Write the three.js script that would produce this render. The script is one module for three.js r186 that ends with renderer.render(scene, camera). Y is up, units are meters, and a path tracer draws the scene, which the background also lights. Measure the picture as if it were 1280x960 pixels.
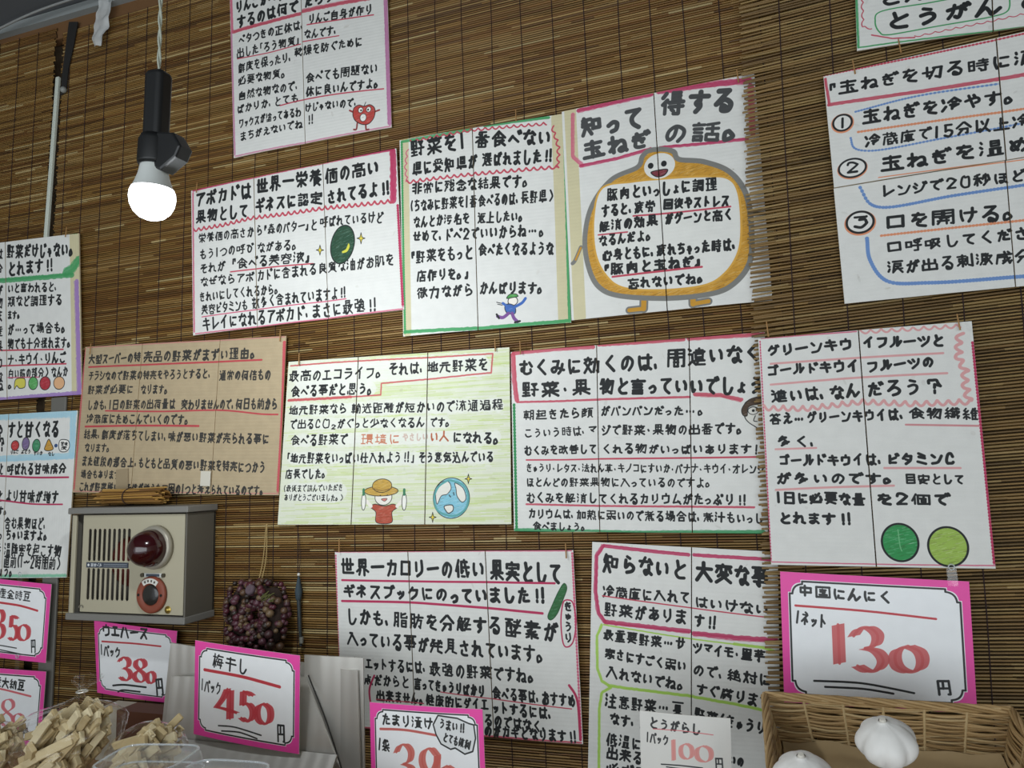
import * as THREE from 'three';
import { mergeGeometries } from 'three/addons/utils/BufferGeometryUtils.js';
import { RoundedBoxGeometry } from 'three/addons/geometries/RoundedBoxGeometry.js';
import { RectAreaLightUniformsLib } from 'three/addons/lights/RectAreaLightUniformsLib.js';
import { ImprovedNoise } from 'three/addons/math/ImprovedNoise.js';

// ------------------------------------------------------------------ camera, daylight, exposure
const scene = new THREE.Scene();
const camera = new THREE.PerspectiveCamera(56.68, 4 / 3, 0.02, 50);
camera.position.set(0, 1.52, 1.276);
camera.up.set(0.06678, 0.99193, 0.10777);
camera.lookAt(0 - 0.30323, 1.52 + 0.12308, 1.276 - 0.94494);
scene.background = new THREE.Color(0.75, 0.8, 0.86);
RectAreaLightUniformsLib.init();
const daylight = new THREE.RectAreaLight(new THREE.Color(0.93, 1.0, 1.03), 2.25, 4.6, 1.5); // the open shop front behind the camera
daylight.position.set(-0.2, 1.4, 3.3);
daylight.name = 'shop_front_daylight';
scene.add(daylight);
const renderer = new THREE.WebGLRenderer({ antialias: true });
renderer.toneMapping = THREE.LinearToneMapping;
renderer.toneMappingExposure = 1.0;
renderer.shadowMap.enabled = true;

// ------------------------------------------------------------------ helpers
function rng(seed) {
  let s = seed >>> 0;
  return () => { s = (s + 0x6d2b79f5) >>> 0; let t = Math.imul(s ^ (s >>> 15), 1 | s); t = (t + Math.imul(t ^ (t >>> 7), 61 | t)) ^ t; return ((t ^ (t >>> 14)) >>> 0) / 4294967296; };
}
const noise = new ImprovedNoise();
const V = (x, y, z) => new THREE.Vector3(x, y, z);
const taken = new Map();
function numbered(name) {
  const n = taken.get(name) ?? 0; taken.set(name, n + 1);
  return n ? name + '_' + String(n).padStart(3, '0') : name;
}
function tag(o, label, category, group) { o.userData.label = label; o.userData.category = category; if (group) o.userData.group = group; return o; }
function thing(name, label, category, pos = [0, 0, 0], group) {
  const g = new THREE.Group(); g.name = numbered(name); g.position.set(...pos); scene.add(g); return tag(g, label, category, group);
}
function part(name, geometry, material, parent, pos, rot) {
  const m = new THREE.Mesh(geometry, material); m.name = name; m.castShadow = m.receiveShadow = true;
  if (pos) m.position.set(...pos);
  if (rot) m.rotation.set(...rot);
  parent.add(m); return m;
}
function structure(name, geometry, material, pos, rot) { const m = part(name, geometry, material, scene, pos, rot); m.userData.kind = 'structure'; return m; }
const mat = (color, roughness = 0.8, more = {}) => new THREE.MeshStandardMaterial({ color, roughness, ...more });
const phys = (o) => new THREE.MeshPhysicalMaterial(o);
const box = (w, h, d) => new THREE.BoxGeometry(w, h, d);
const rbox = (w, h, d, r = 0.003) => new RoundedBoxGeometry(w, h, d, 2, r);
const cyl = (r0, r1, h, n = 20) => new THREE.CylinderGeometry(r0, r1, h, n);
function tube(points, r, seg = 24, sides = 6) { return new THREE.TubeGeometry(new THREE.CatmullRomCurve3(points), seg, r, sides); }
function under(parent, ...children) { scene.updateMatrixWorld(true); for (const c of children) parent.attach(c); }
const moved = (g, x, y, z) => g.clone().translate(x, y, z);
function canvasTexture(c, srgb = true) { const t = new THREE.CanvasTexture(c); if (srgb) t.colorSpace = THREE.SRGBColorSpace; t.magFilter = THREE.LinearFilter; t.anisotropy = 8; return t; }
function dataTexture(w, h, f, srgb = false) {
  const d = new Uint8Array(w * h * 4);
  for (let y = 0; y < h; y++) for (let x = 0; x < w; x++) { const c = f(x / w, y / h, x, y); d.set([c[0], c[1], c[2], 255], (y * w + x) * 4); }
  const t = new THREE.DataTexture(d, w, h); t.magFilter = THREE.LinearFilter; t.minFilter = THREE.LinearFilter; t.wrapS = t.wrapT = THREE.RepeatWrapping; if (srgb) t.colorSpace = THREE.SRGBColorSpace; t.needsUpdate = true; return t;
}

// A marker-pen stroke alphabet. Every stroke is a run of points on a 10 x 10 grid (x then y, y downwards); a sign followed by four
// digits places another sign in the box x, y, width, height.
const KANA = {
  あ: '1282 404448 735728173564858759', い: '12152837 728487', う: '3061 245374765839', え: '4061 2373 7319 1946576998',
  お: '1272 404739182654858859 7193', か: '136274685948 403519 7194', き: '1271 1474 3066 26284979', く: '6024 2479',
  け: '111528 3393 707559', こ: '2171 16285988', さ: '1372 4066 26284979', し: '2026396986', す: '0292 5054463544555739',
  せ: '0494 717566 21273888', そ: '2070 7014 1493 9355475989', た: '1262 4019 5484 565898', ち: '1181 4025 2564867839',
  つ: '045283957839', て: '1181 81444779', と: '3044 8235274989', な: '0262 4015 7193 74775948476799', に: '111529 4282 464888',
  ね: '2029 0343 4308 083563848869587799', の: '524628162351838669', は: '111529 3292 70775948476799', ふ: '4062 5345675938 2508 7598',
  へ: '0633 3397', ほ: '111529 4181 4484 71775948476799', ま: '1181 1474 50573918376789', み: '1151 513718063597 837759',
  む: '0252 303617153538598886 7194', め: '1248 614628163363858769', も: '4037598886 1262 1565', や: '0462838566 5062 2059',
  ゆ: '1117 164283866746 505739', よ: '5282 50573918376789', ら: '3051 222654867839', り: '212536 707649',
  る: '2070 7016 16548679494768', れ: '2029 0343 4308 0835637578 7899', ろ: '2070 7016 1654867849', わ: '2029 0343 4308 083563958869',
  を: '1171 4015 154456 83464889', ん: '4009 093545576996',
  ア: '1191 9154 534639', イ: '7015 5359', ウ: '5052 1282 1215 82867839', エ: '2171 4148 0898', オ: '0292 6069 6949 6209',
  カ: '1282 8278 7858 403519', キ: '1282 0595 4069', ク: '4014 3282 827639', コ: '1181 8188 1888', サ: '0393 3037 707639',
  シ: '1032 0325 196792', ス: '1181 8119 5589', タ: '4014 3282 827639 3566', チ: '8121 0494 515639', ツ: '0224 4153 918539',
  ト: '3039 3376', ナ: '0393 505529', ネ: '4061 1272 7207 4549 5577', ノ: '806519', ハ: '311609 6199', ヒ: '2128 2888 8325',
  フ: '1181 817629', ホ: '0292 5059 2508 7598', マ: '1191 9145 3466', ミ: '2072 2374 1789', ム: '4018 1887 6699',
  モ: '1181 0494 4148 4898', ラ: '2070 1383 837629', リ: '2126 707639', ル: '303609 6068 6894', レ: '2029 2995',
  ロ: '1118 1181 8188 1888', ワ: '1181 1114 817639', ン: '1133 196892', ー: '0594',
};
const VOICED = { ガ: 'カ', ギ: 'キ', グ: 'ク', ゴ: 'コ', ジ: 'シ', ダ: 'タ', ド: 'ト', バ: 'ハ', ビ: 'ヒ', ブ: 'フ', ベ: 'へ', ボ: 'ホ', が: 'か', ぎ: 'き', ぐ: 'く',
  げ: 'け', ご: 'こ', ざ: 'さ', じ: 'し', ず: 'す', ぜ: 'せ', だ: 'た', ぢ: 'ち', で: 'て', ど: 'と', ば: 'は', び: 'ひ', ぶ: 'ふ', べ: 'へ', ぼ: 'ほ' };
const RINGED = { パ: 'ハ', ぱ: 'は', ぷ: 'ふ', ペ: 'へ' };
const SMALL = { っ: 'つ', ゃ: 'や', ゅ: 'ゆ', ょ: 'よ', ッ: 'ツ', ィ: 'イ', ェ: 'エ' };
KANA['ひ'] = '1141 412538688441';
const SIGNS = {
  口: '0009 0090 9099 0999', 日: '1019 1080 8089 1484 1989', 田: '0009 0090 9099 0999 0494 4049', 目: '1019 1080 8089 1383 1686 1989',
  木: '0292 4049 4308 4398', 里: '1015 1080 8085 1383 1585 4049 1787 0999', 予: '1171 7143 3254 0595 4549 4928', 艹: '0494 3039 6069',
  采: '8010 1224 4154 8163 0595 4449 4509 4599', 良: '4041 2171 2129 7175 2373 2575 2947 4599 8567', 心: '0408 2229 2979 7976 4153 8295',
  矢: '2003 1191 0494 4144 4409 4499', 辶: '0011 0323 2327 2709 2749 4999', 己: '0090 9094 0494 0409 0999 9997', 巾: '0008 0090 9098 4049',
  歹: '0191 4104 2373 7309 3556', 糸: '4012 1253 7205 0585 4549 2708 6798', 氵: '1031 0334 0836', 冫: '0133 0976', 夕: '4015 3282 8209 3465',
  广: '4041 1191 1109', 亻: '6006 4349', 彳: '6002 8305 5459', 言: '4041 0191 1373 1575 口1762', 月: '1016 1609 1080 8089 8968 1383 1686',
  豕: '0191 5103 3346 4659 5949 4407 5509 8355 5599', 王: '0090 1484 0999 4049', 疒: '5051 2191 2116 1609 0113 0625',
  角: '4013 3171 7153 1316 1609 1383 8389 8969 1585 1787 4358', 車: '1181 2226 2272 7276 2474 2676 0898 4049',
  門: '0009 0040 4044 0242 0444 5090 5054 5292 5494 9099 9989', 禾: '7011 0393 4049 4308 4397', 少: '4046 2104 7195 9419',
  頁: '0090 4042 目1275 3709 6799', 土: '0393 4048 0898', 扌: '0393 6069 6938 0685', 竹: '2004 1242 3236 6044 5292 7276',
  立: '4041 0292 2336 7356 0797', 阝: '1019 1080 8044 4486 8658', 宀: '4041 0103 0191 9193', 女: '0393 4016 1679 7319',
  足: '0004 0080 8084 0484 4449 4676 1519 1999', 隹: '3004 2229 6052 2292 2484 2676 2999 6269', 攵: '3005 2292 7219 3399',
  灬: '1009 3049 6079 8099', 酉: '0090 1219 1282 8289 3034 6065 1787 1989', 弓: '0080 8083 0383 0306 0686 8689 8969',
  火: '1103 0314 8163 4045 4509 4599', 豆: '0090 口2253 2628 7657 0999', 力: '0282 8279 7968 4019', 大: '0393 4044 4409 4499',
  由: '1219 1282 8289 1585 1989 4049', 売: '0191 4043 2373 0506 0595 9596 3609 6668 6899', 玉: '1181 1474 0999 4049 6678',
  野: '里0049 予5049', 菜: '艹0092 采0297', 番: '7020 0393 4145 2132 7262 4306 4386 田2554', 食: '4004 4094 4243 2474 7476 2676 2529 2958 8657 5699',
  県: '目3055 1117 1797 4749 3808 6898', 愛: '7020 1122 4142 8172 0304 0393 9394 2426 3547 6576 4609 3676 7619 4799', 知: '矢0049 口5234',
  選: '辶0099 己3022 己6022 3494 5356 7376 3696 4638 6688', 非: '3039 0131 0434 0737 6069 6191 6494 6797',
  常: '4042 1122 7162 0204 0292 9294 口3332 巾1663', 残: '歹0049 5293 5494 6069 6999 9997 9558 8091', 念: '4003 4093 3262 2474 7455 心1683',
  結: '糸0049 5292 7074 5484 口6633', 果: '田2055 0696 4549 4609 4699', 汚: '氵0029 4181 3393 5346 4686 8669 6959', 名: '夕1067 口4554',
  返: '辶0099 4191 4137 4383 8347 4488', 上: '4049 4484 0999', 店: '广0099 5256 5484 口3653', 作: '亻0039 4013 3292 5259 5484 5686',
  微: '彳0029 3032 3262 6062 4041 3464 4438 6468 7058 7292 9249 6398', 得: '彳0029 日4043 3494 3696 7479 7959 4758',
  話: '言0049 9051 5393 7176 口5643', 豚: '月0039 豕4059', 肉: '1219 1282 8289 8979 4024 4364 4426 4527 4577',
  調: '言0049 5149 5191 9199 9989 7174 6383 6484 口6622', 理: '王0039 里4059', 疲: '疒0099 4383 4336 3629 6265 4575 7539 5589',
  労: '1122 4042 8162 0305 0393 9395 力2554', 回: '口0099 口3333', 復: '彳0029 5032 4191 日4253 5537 4676 7638 5699',
  解: '角0049 5181 8174 6144 6456 5595 5898 7559', 消: '氵0029 6063 4152 9172 月4346', 効: '2021 0141 1203 3244 3409 1449 力5148',
  高: '4041 0191 口2252 0509 0595 9599 9989 口3732', 身: '4031 2126 2171 7179 7968 2373 2474 0676 9539',
  時: '日0137 5191 7073 4393 4595 8389 8969 5768', 忘: '4041 0191 2124 2484 心1584', 冷: '冫0029 6033 6093 5373 4585 8557 5558',
  蔵: '艹0082 1393 1309 3555 3537 3757 3739 3969 6299 9997 9559 8283', 庫: '广0099 車2366', 切: '0444 2027 2747 5191 9189 8968 6139',
  涙: '氵0029 3090 4282 8284 4484 4238 4696 6539 6599', 温: '氵0029 日4043 4585 4549 8589 5559 7579 3999', 開: '門0099 3575 2777 4529 6569',
  間: '門0099 日3534', 問: '門0099 口3533', 呼: '口0234 9051 5263 8273 4595 7079 7959', 吸: '口0234 4181 5139 8174 7484 8439 5488',
  刺: '0151 3039 1315 1353 5355 1555 3508 3558 6267 9099 9978', 激: '氵0029 日3034 3565 4645 5559 5949 4529 7055 7292 9259 6399',
  成: '1292 1209 1454 5458 5847 5089 8997 8549 7081', 分: '4004 5094 2575 7578 7868 4519', 以: '1018 1837 4153 8066 6639 6699', 秒: '禾0049 少5049',
  類: '0011 4031 0242 2024 0646 2509 2549 頁5049', 場: '土0038 日4043 3494 4527 4595 9599 9989 6638 8659', 合: '4004 4094 3464 口2653',
  十: '0494 4049', 採: '扌0039 采4059', 白: '4022 1219 1282 8289 1585 1989', 筋: '竹0093 月0346 力5445', 部: '立0055 口1643 阝6039',
  甘: '0292 2029 7079 2575 2979', 味: '口0234 5282 4494 6069 6439 6499', 増: '土0038 4052 8062 田4253 日5643', 含: '4003 4093 3262 2474 7455 口2653',
  障: '阝0039 6061 4181 5153 7163 3393 日5443 3797 6659', 害: '宀0099 1373 1464 0595 4246 口2752', 起: '1141 2024 0444 2427 2646 1509 0999 己5135',
  直: '0191 4042 目2265 0309 0999', 前: '2021 7061 0292 月0445 6367 9399 9979', 型: '0141 0353 2105 3135 7063 9095 9584 土1574',
  特: '1003 0333 2029 0536 5191 7073 4393 4595 8389 8968 5768', 品: '口2053 口0544 口5544', 通: '辶0099 4080 8062 4248 4282 8288 4484 4676 6268',
  何: '亻0039 3191 8189 8968 口4433', 倍: '亻0039 立4055 口5643', 必: '7009 0306 2228 2888 8886 4152 8396',
  要: '0090 1214 1282 8284 1484 3034 6064 0696 4527 2789 7519', 出: '4049 1114 1484 8184 0509 0999 9599', 荷: '艹0092 亻0336 3393 8389 8968 口4532',
  量: '日2053 0494 里1574', 変: '4041 0191 3134 6164 1204 8294 4416 3575 7509 3599', 落: '艹0092 氵0326 5335 5484 8437 5588 口4742',
  悪: '0191 1224 1282 8284 1484 3135 6165 0595 心1683', 事: '0090 2122 2171 7173 2373 1484 8487 0595 1787 4049 4938',
  値: '亻0039 3191 6052 目5235 3439 3999', 段: '3011 1119 1342 1644 0837 5153 5344 5181 8183 8393 5585 8549 5699',
  都: '0252 3034 0464 6009 日2544 阝6039', 質: '4011 1114 1242 3234 9051 5145 5282 7274 目2463 3709 6799',
  嫌: '女0039 4052 8062 4292 4484 3595 4686 5259 6269 5339 6399', 子: '1171 7143 4349 4929 0494', 供: '亻0039 3292 5056 7076 3696 5638 7689',
  原: '1191 1109 6142 日3353 5659 4728 7798', 因: '口0099 大2255', 考: '0161 3034 0494 8009 4575 4547 4787 8769',
  最: '日2053 0393 1318 3339 1535 1737 0848 5484 8449 5599', 地: '土0038 3592 9286 4148 4898 9896 6067', 元: '2171 0393 3309 6368 6899',
  思: '田2054 心0594', 輸: '車0049 7053 7093 6283 5459 5464 6469 5666 7477 9499 9989', 送: '辶0099 5061 8071 4181 3393 6137 6388',
  距: '足0049 5191 5159 5383 8386 5686 5999', 離: '2021 0141 1134 3114 0044 4044 0509 0545 4549 2436 隹5049', 短: '矢0049 5191 口5333 6667 8677 5999',
  流: '氵0029 6061 3191 6144 4484 7286 5538 6569 8588 8898', 過: '辶0099 4044 4080 8084 5282 3438 3494 9498 口5632', 程: '禾0049 口5033 王5544',
  環: '王0039 目4053 3494 口5532 6748 5559 7799', 境: '土0038 立4044 日4543 5739 6768 6899', 人: '4044 4409 4499', 入: '2141 4109 4299',
  仕: '亻0039 3494 6069 4989', 意: '立1073 日2353 心1683', 気: '3003 2191 2373 1474 7488 8897 5519 2668', 込: '辶0099 4050 5037 5298',
  長: '2025 2080 2272 2373 0595 2529 2947 4599 8567', 後: '彳0029 6041 4163 8034 3484 5536 4676 7638 4699', 読: '言0049 売5049',
  朝: '0151 2029 日0344 0757 月6039', 顔: '2021 0141 1123 3123 0343 0309 3415 3516 3718 頁5049', 改: '己0137 攵4059',
  善: '2021 7061 1181 1272 0393 4144 2425 7465 0595 口2653', 法: '氵0029 4282 6064 3494 6438 3888 7599', 草: '艹0092 日2353 0797 4649',
  加: '力0049 口6236', 熱: '0141 2026 0343 0545 0646 5182 6036 8186 8696 5364 灬0792',
  弱: '0040 4043 0343 0306 0646 4649 4928 1727 0938 5090 9093 5393 5356 5696 9699 9978 6777', 煮: '0161 3033 0393 8016 日3443 灬0792',
  汁: '氵0029 3494 6069', 違: '辶0099 4181 6062 3292 口4342 4686 3797 6558 4546', 答: '竹0093 4306 4396 3565 口2653',
  繊: '糸0049 4191 5043 4393 5448 6468 5565 5666 4868 7089 8997 9458 8081', 維: '糸0049 隹5049', 多: '夕1055 夕3455', 安: '宀0099 女0396',
  個: '亻0039 口3168 4474 6265 口5522', 世: '0393 1018 1898 4046 7076 4676', 界: '田2054 4407 4497 3629 6569', 一: '0494',
  低: '亻0039 8141 4147 4756 4494 6089 8997 4969', 実: '宀0099 2373 2575 0696 4346 4609 4699', 脂: '月0039 5053 5393 9392 8051 日5544',
  肪: '月0039 6061 4292 6239 5484 8479 7968', 防: '阝0039 6061 4292 6239 5484 8479 7968', 酵: '酉0049 5181 7073 4393 9048 5474 7465 6569 6949 4797',
  素: '1181 4043 2272 0393 糸1475', 発: '1131 3104 1213 6193 9272 8162 2373 0595 3309 6368 6899', 見: '目2056 3609 6668 6899',
  来: '1181 2233 7263 0494 4049 4509 4599', 健: '亻0029 2141 4123 2343 4319 2449 4999 5182 8285 4393 5585 4696 7077',
  康: '广0099 3383 8386 2494 3686 5259 5949 3738 4729 8768 6799', 的: '2011 日0148 6044 5292 9289 8978 5565', 芋: '艹0092 1373 0595 4349 4938',
  寒: '宀0099 1282 1373 1565 3236 6266 0696 3608 6698 4768 3959', 絶: '糸0049 6043 5171 7163 5358 5383 8386 5686 6366 5899 9997',
  対: '2021 0242 3209 1339 5393 8089 8968 5566', 腐: '广0099 3123 4282 7065 2529 2585 8589 5437 5677 3738', 注: '氵0029 6071 4292 4585 3999 6269',
  夏: '0090 目2254 4516 3676 7619 4799', 重: '8020 0292 日1363 4049 1787 0999', 中: '口1274 4049', 国: '口0099 玉2255',
  円: '1019 1080 8089 8979 1585 4045', 梅: '木0039 5034 4191 5347 4787 5383 8379 3595 6566', 干: '1181 0494 4049',
  漬: '氵0029 4080 6063 3393 目4444 5839 7899', 袋: '2003 2116 3161 4045 4584 8483 6071 4647 0696 4709 3739 3959 8667 5699',
  産: '4041 1181 3143 6153 1393 1309 4435 3585 3777 2999 6459', 金: '4003 4093 2464 1676 0999 4449 2738 7767', 納: '糸0049 5259 5292 9299 9989 7156 7388',
  便: '亻0029 3191 日4244 6059 6028 5599', 利: '禾0049 6267 9099 9978', 油: '氵0029 由4059', 肌: '月0039 5155 5539 5181 8188 8898 9896',
  栄: '1022 4042 8062 0204 0292 9294 木1475', 養: '2021 7061 1181 2272 0393 4106 4396 良2465', 価: '亻0039 3191 4349 4393 9399 4999 6166 7177',
  認: '言0049 5181 8184 6154 5263 心5544', 定: '宀0099 1383 4348 4575 2507 1799', 森: '木2054 木0445 木5445',
  美: '2021 7061 1181 2272 0393 4145 0595 4509 4599', 容: '宀0099 3214 6284 4306 4396 口2752', 液: '氵0029 6061 3191 5134 4349 7255 6292 9249 6398',
  数: '0112 4132 0242 2023 0545 2417 1749 4519 攵5049', 強: '弓0039 6042 4282 7183 口4442 6349 4989 7798', 正: '0191 4149 4484 1519 0999',
  体: '亻0039 木3069', 自: '4022 1219 1282 8289 1484 1686 1989', 鮮: '2011 1141 4122 田0244 灬0742 5162 9172 5383 5585 4797 7279',
  度: '广0099 2393 4145 6165 4565 3676 7628 4699', 保: '亻0039 口4043 木3465', 乾: '0151 2029 日0344 0757 7053 6192 6383 8356 5689 8997',
  燥: '火0039 口5032 口4322 口7322 木4554', 物: '1003 0333 2029 0635 5034 4191 9189 8968 6136 8148', 然: '夕0046 5292 7046 7296 8091 灬0792',
  題: '日0033 0444 2347 2545 1508 0899 頁5047', 塗: '氵0025 6032 6092 5272 4484 6256 5446 7486 土1673',
  点: '4045 4272 口1452 灬0792',
  '「': '4080 4045', '」': '4349 4909', '『': '4181 4244 4145 8183', '』': '4449 0949 1858 5458', '!': '5056 5859', '‼': '3136 3839 7076 7879',
  '?': '222040607284 8453 5355 5759', '(': '704479', ')': '205529', '、': '0618', '。': '25474829090625', '・': '3546', '…': '1516 4546 7576', '~': '0525446594',
  1: '4049', 2: '122050828319 1989', 3: '1181 8143 437385865918', 4: '6026 0696 6069', 5: '2025 2080 255485875918', 6: '702416195989867525', 8: '524213344775785918073561728152',
  9: '826331142436668281 8269', 0: '402116396988815140', C: '836031162949697988', O: '402116396988815140', L: '2029 2979', A: '5009 5099 2676', E: '2080 2029 2474 2989',
  B: '2029 206071736424 7486796929', T: '0090 4049', H: '2029 8089 2484',
};
const SMOOTH = new Set([...'?(2358960CO~)。']);
function strokesOf(sign, out = [], box = [0, 0, 9, 9], soft) {
  const sub = (c, x, y, w, h, s) => strokesOf(c, out, [box[0] + x / 9 * box[2], box[1] + y / 9 * box[3], w / 9 * box[2], h / 9 * box[3]], s);
  const extra = (pts) => out.push({ soft: true, pts: pts.map(([x, y]) => [box[0] + x / 9 * box[2], box[1] + y / 9 * box[3]]) });
  if (VOICED[sign]) { sub(VOICED[sign], 0, 0.6, 7.8, 8.4); extra([[7.2, 0.3], [8, 1.7]]); extra([[8.6, -0.1], [9.4, 1.2]]); return out; }
  if (RINGED[sign]) { sub(RINGED[sign], 0, 0.6, 7.8, 8.4); extra([[8, 0.2], [9.2, 0.2], [9.2, 1.4], [8, 1.4], [8, 0.2]]); return out; }
  if (SMALL[sign]) { sub(SMALL[sign], 1, 3.6, 6.4, 5.4); return out; }
  const text = KANA[sign] ?? SIGNS[sign];
  if (!text) { if (sign !== ' ') throw new Error('no strokes for ' + sign); return out; }
  for (const token of text.split(' ')) {
    if (!/^\d/.test(token)) { sub(token[0], +token[1], +token[2], +token[3], +token[4]); continue; }
    const pts = [];
    for (let i = 0; i + 1 < token.length; i += 2) pts.push([box[0] + +token[i] / 9 * box[2], box[1] + +token[i + 1] / 9 * box[3]]);
    out.push({ pts, soft: !!KANA[sign] || SMOOTH.has(sign) });
  }
  return out;
}

// ------------------------------------------------------------------ writing on boards: a canvas in millimetres
const PX = 3;
class Board {
  constructor(w, h, seed) {
    this.w = w; this.h = h; this.rand = rng(seed);
    this.c = document.createElement('canvas'); this.c.width = Math.min(2048, Math.round(w * PX)); this.c.height = Math.min(2048, Math.round(h * PX));
    this.x = this.c.getContext('2d'); this.x.scale(this.c.width / w, this.c.height / h); w *= 1; this.x.lineCap = 'round'; this.x.lineJoin = 'round';
  }
  path(pts, soft, closed) {
    const x = this.x; x.beginPath(); x.moveTo(...pts[0]);
    if (!soft || pts.length < 3) { for (const p of pts.slice(1)) x.lineTo(...p); if (closed) x.closePath(); return; }
    const n = pts.length, at = (i) => closed ? pts[(i + n) % n] : pts[Math.max(0, Math.min(n - 1, i))];
    for (let i = 0; i < (closed ? n : n - 1); i++) {
      const a = at(i - 1), b = at(i), c = at(i + 1), d = at(i + 2);
      x.bezierCurveTo(b[0] + (c[0] - a[0]) / 6, b[1] + (c[1] - a[1]) / 6, c[0] - (d[0] - b[0]) / 6, c[1] - (d[1] - b[1]) / 6, c[0], c[1]);
    }
  }
  text(s, x0, y0, x1, y1, h, w, color = '#1d2022') {
    const wide = (c) => c === '。' ? 0.75 : '、・!1(「」『』'.includes(c) ? 0.55 : 'っゃゅょッィェ'.includes(c) ? 0.72 : /[ぁ-ヿ]/.test(c) ? 0.92 : /[0-9C]/.test(c) ? 0.75 : 1.08;
    const signs = [...s], total = signs.reduce((a, c) => a + wide(c), 0), dx = x1 - x0, dy = y1 - y0, len = Math.hypot(dx, dy), x = this.x, r = this.rand;
    let at = 0; x.strokeStyle = color; w *= 1.07;
    for (const c of signs) {
      const a = wide(c) / total * len, cw = a * 0.84, ch = h * (0.92 + 0.12 * r()), mid = at + a / 2;
      const single = signs.length === 1;
      x.save(); x.translate(x0 + dx * mid / len, y0 + dy * mid / len + (r() - 0.5) * h * 0.07); x.rotate(Math.atan2(dy, dx) + (r() - 0.5) * 0.05);
      const gw = single ? len : cw;
      const strokes = strokesOf(c === '口' ? 'ロ' : c), fine = strokes.length > 11 ? 0.8 : strokes.length > 8 ? 0.9 : 1;
      for (const st of strokes) {
        const pts = st.pts.map(([px, py]) => [(px / 9 - 0.5) * (gw - w * 0.6) + (r() - 0.5) * h * 0.025, (py / 9 - 0.5) * (ch - w * 0.7) + (r() - 0.5) * h * 0.025]);
        x.lineWidth = w * fine * (0.88 + 0.2 * r()); this.path(pts, st.soft); x.stroke();
      }
      x.restore(); at += a;
    }
  }
  // price numerals drawn with a broad flat brush: thick across, thin up and over
  numeral(s, x0, y0, x1, y1, w, color) {
    const forms = { 0: [[[4.5, 0], [1, 1.6], [0, 4.5], [1, 7.6], [4.5, 9], [8, 7.6], [9, 4.5], [8, 1.6], [4.5, 0]]], 1: [[[4.5, 0], [4.5, 9]]],
      3: [[[0, 1.9], [2, 0.3], [5, 0], [7.4, 1.4], [6.6, 3.5], [3.4, 4.3]], [[3.4, 4.3], [7, 4.8], [8.8, 6.6], [7, 8.6], [4, 9], [0.8, 8]]],
      4: [[[4.8, 0], [3, 3], [0, 6.2]], [[0, 6.2], [4, 6.3], [9, 6.9]], [[6.2, 0.4], [6.2, 9]]], 5: [[[1.8, 0.3], [1.6, 4.4]], [[1.8, 0.3], [5, 0.5], [8, 1.2]], [[1.6, 4.4], [5, 3.7], [8.4, 5.2], [8.2, 7.6], [5, 9], [0.6, 8.2]]],
      8: [[[5.5, 0], [2, 0.8], [1.4, 2.8], [4, 4.3], [7.6, 5.8], [8.6, 7.6], [6.4, 8.9], [3, 8.9], [0.6, 7.4], [1.6, 5.6], [4.8, 4.2], [8, 2.6], [7.6, 0.9], [5.5, 0]]],
      9: [[[8, 1.4], [5, 0], [1.6, 0.8], [0.6, 3], [2.4, 5], [5.6, 4.8], [8, 2.6], [8.2, 1.4]], [[8.2, 1.4], [7.4, 5.5], [5.6, 9]]] };
    const x = this.x; x.globalAlpha = 0.88;
    for (const f of forms[s]) {
      const curve = new THREE.CatmullRomCurve3(f.map(([a, b]) => new THREE.Vector3(x0 + w / 2 + a / 9 * (x1 - x0 - w), y0 + w * 0.16 + b / 9 * (y1 - y0 - w * 0.32), 0))), p = curve.getPoints(70), nib = [w / 2, -w * 0.13];
      x.fillStyle = color; x.beginPath();
      for (let i = 0; i + 1 < p.length; i++) { // one convex sweep of the nib per step, unioned by the non-zero rule
        const a = p[i], b = p[i + 1], q = [[a.x - nib[0], a.y - nib[1]], [a.x + nib[0], a.y + nib[1]], [b.x + nib[0], b.y + nib[1]], [b.x - nib[0], b.y - nib[1]]];
        const area = (q[1][0] - q[0][0]) * (q[2][1] - q[0][1]) - (q[2][0] - q[0][0]) * (q[1][1] - q[0][1]); if (area < 0) q.reverse();
        q.forEach((c, k) => (k ? x.lineTo(...c) : x.moveTo(...c))); x.closePath();
      }
      x.fill('nonzero'); x.lineWidth = w * 0.22; x.strokeStyle = color; x.globalAlpha = 0.88; this.path(p.map((c) => [c.x, c.y]), false); x.stroke();
    }
    x.globalAlpha = 1;
  }
  line(color, w, flat, style) {
    const x = this.x, r = this.rand, pts = []; for (let i = 0; i < flat.length; i += 2) pts.push([flat[i], flat[i + 1]]);
    x.strokeStyle = color;
    if (!style) { x.lineWidth = w; this.path(pts, true); x.stroke(); return; }
    if (style === 'dash' && pts.length > 2) { const c = new THREE.CatmullRomCurve3(pts.map(([a, b]) => new THREE.Vector3(a, b, 0))).getPoints(40); pts.length = 0; for (const p of c) pts.push([p.x, p.y]); }
    const even = []; // points spread evenly along the line
    for (let i = 0; i + 1 < pts.length; i++) {
      const [a, b] = [pts[i], pts[i + 1]], l = Math.hypot(b[0] - a[0], b[1] - a[1]), n = Math.max(1, Math.round(l / (style === 'dash' ? 2.4 : 2)));
      for (let k = 0; k < n; k++) even.push([a[0] + (b[0] - a[0]) * k / n, a[1] + (b[1] - a[1]) * k / n, -(b[1] - a[1]) / (l || 1), (b[0] - a[0]) / (l || 1)]);
    }
    const e = pts[pts.length - 1], q = even[even.length - 1]; even.push([e[0], e[1], q[2], q[3]]);
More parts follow.
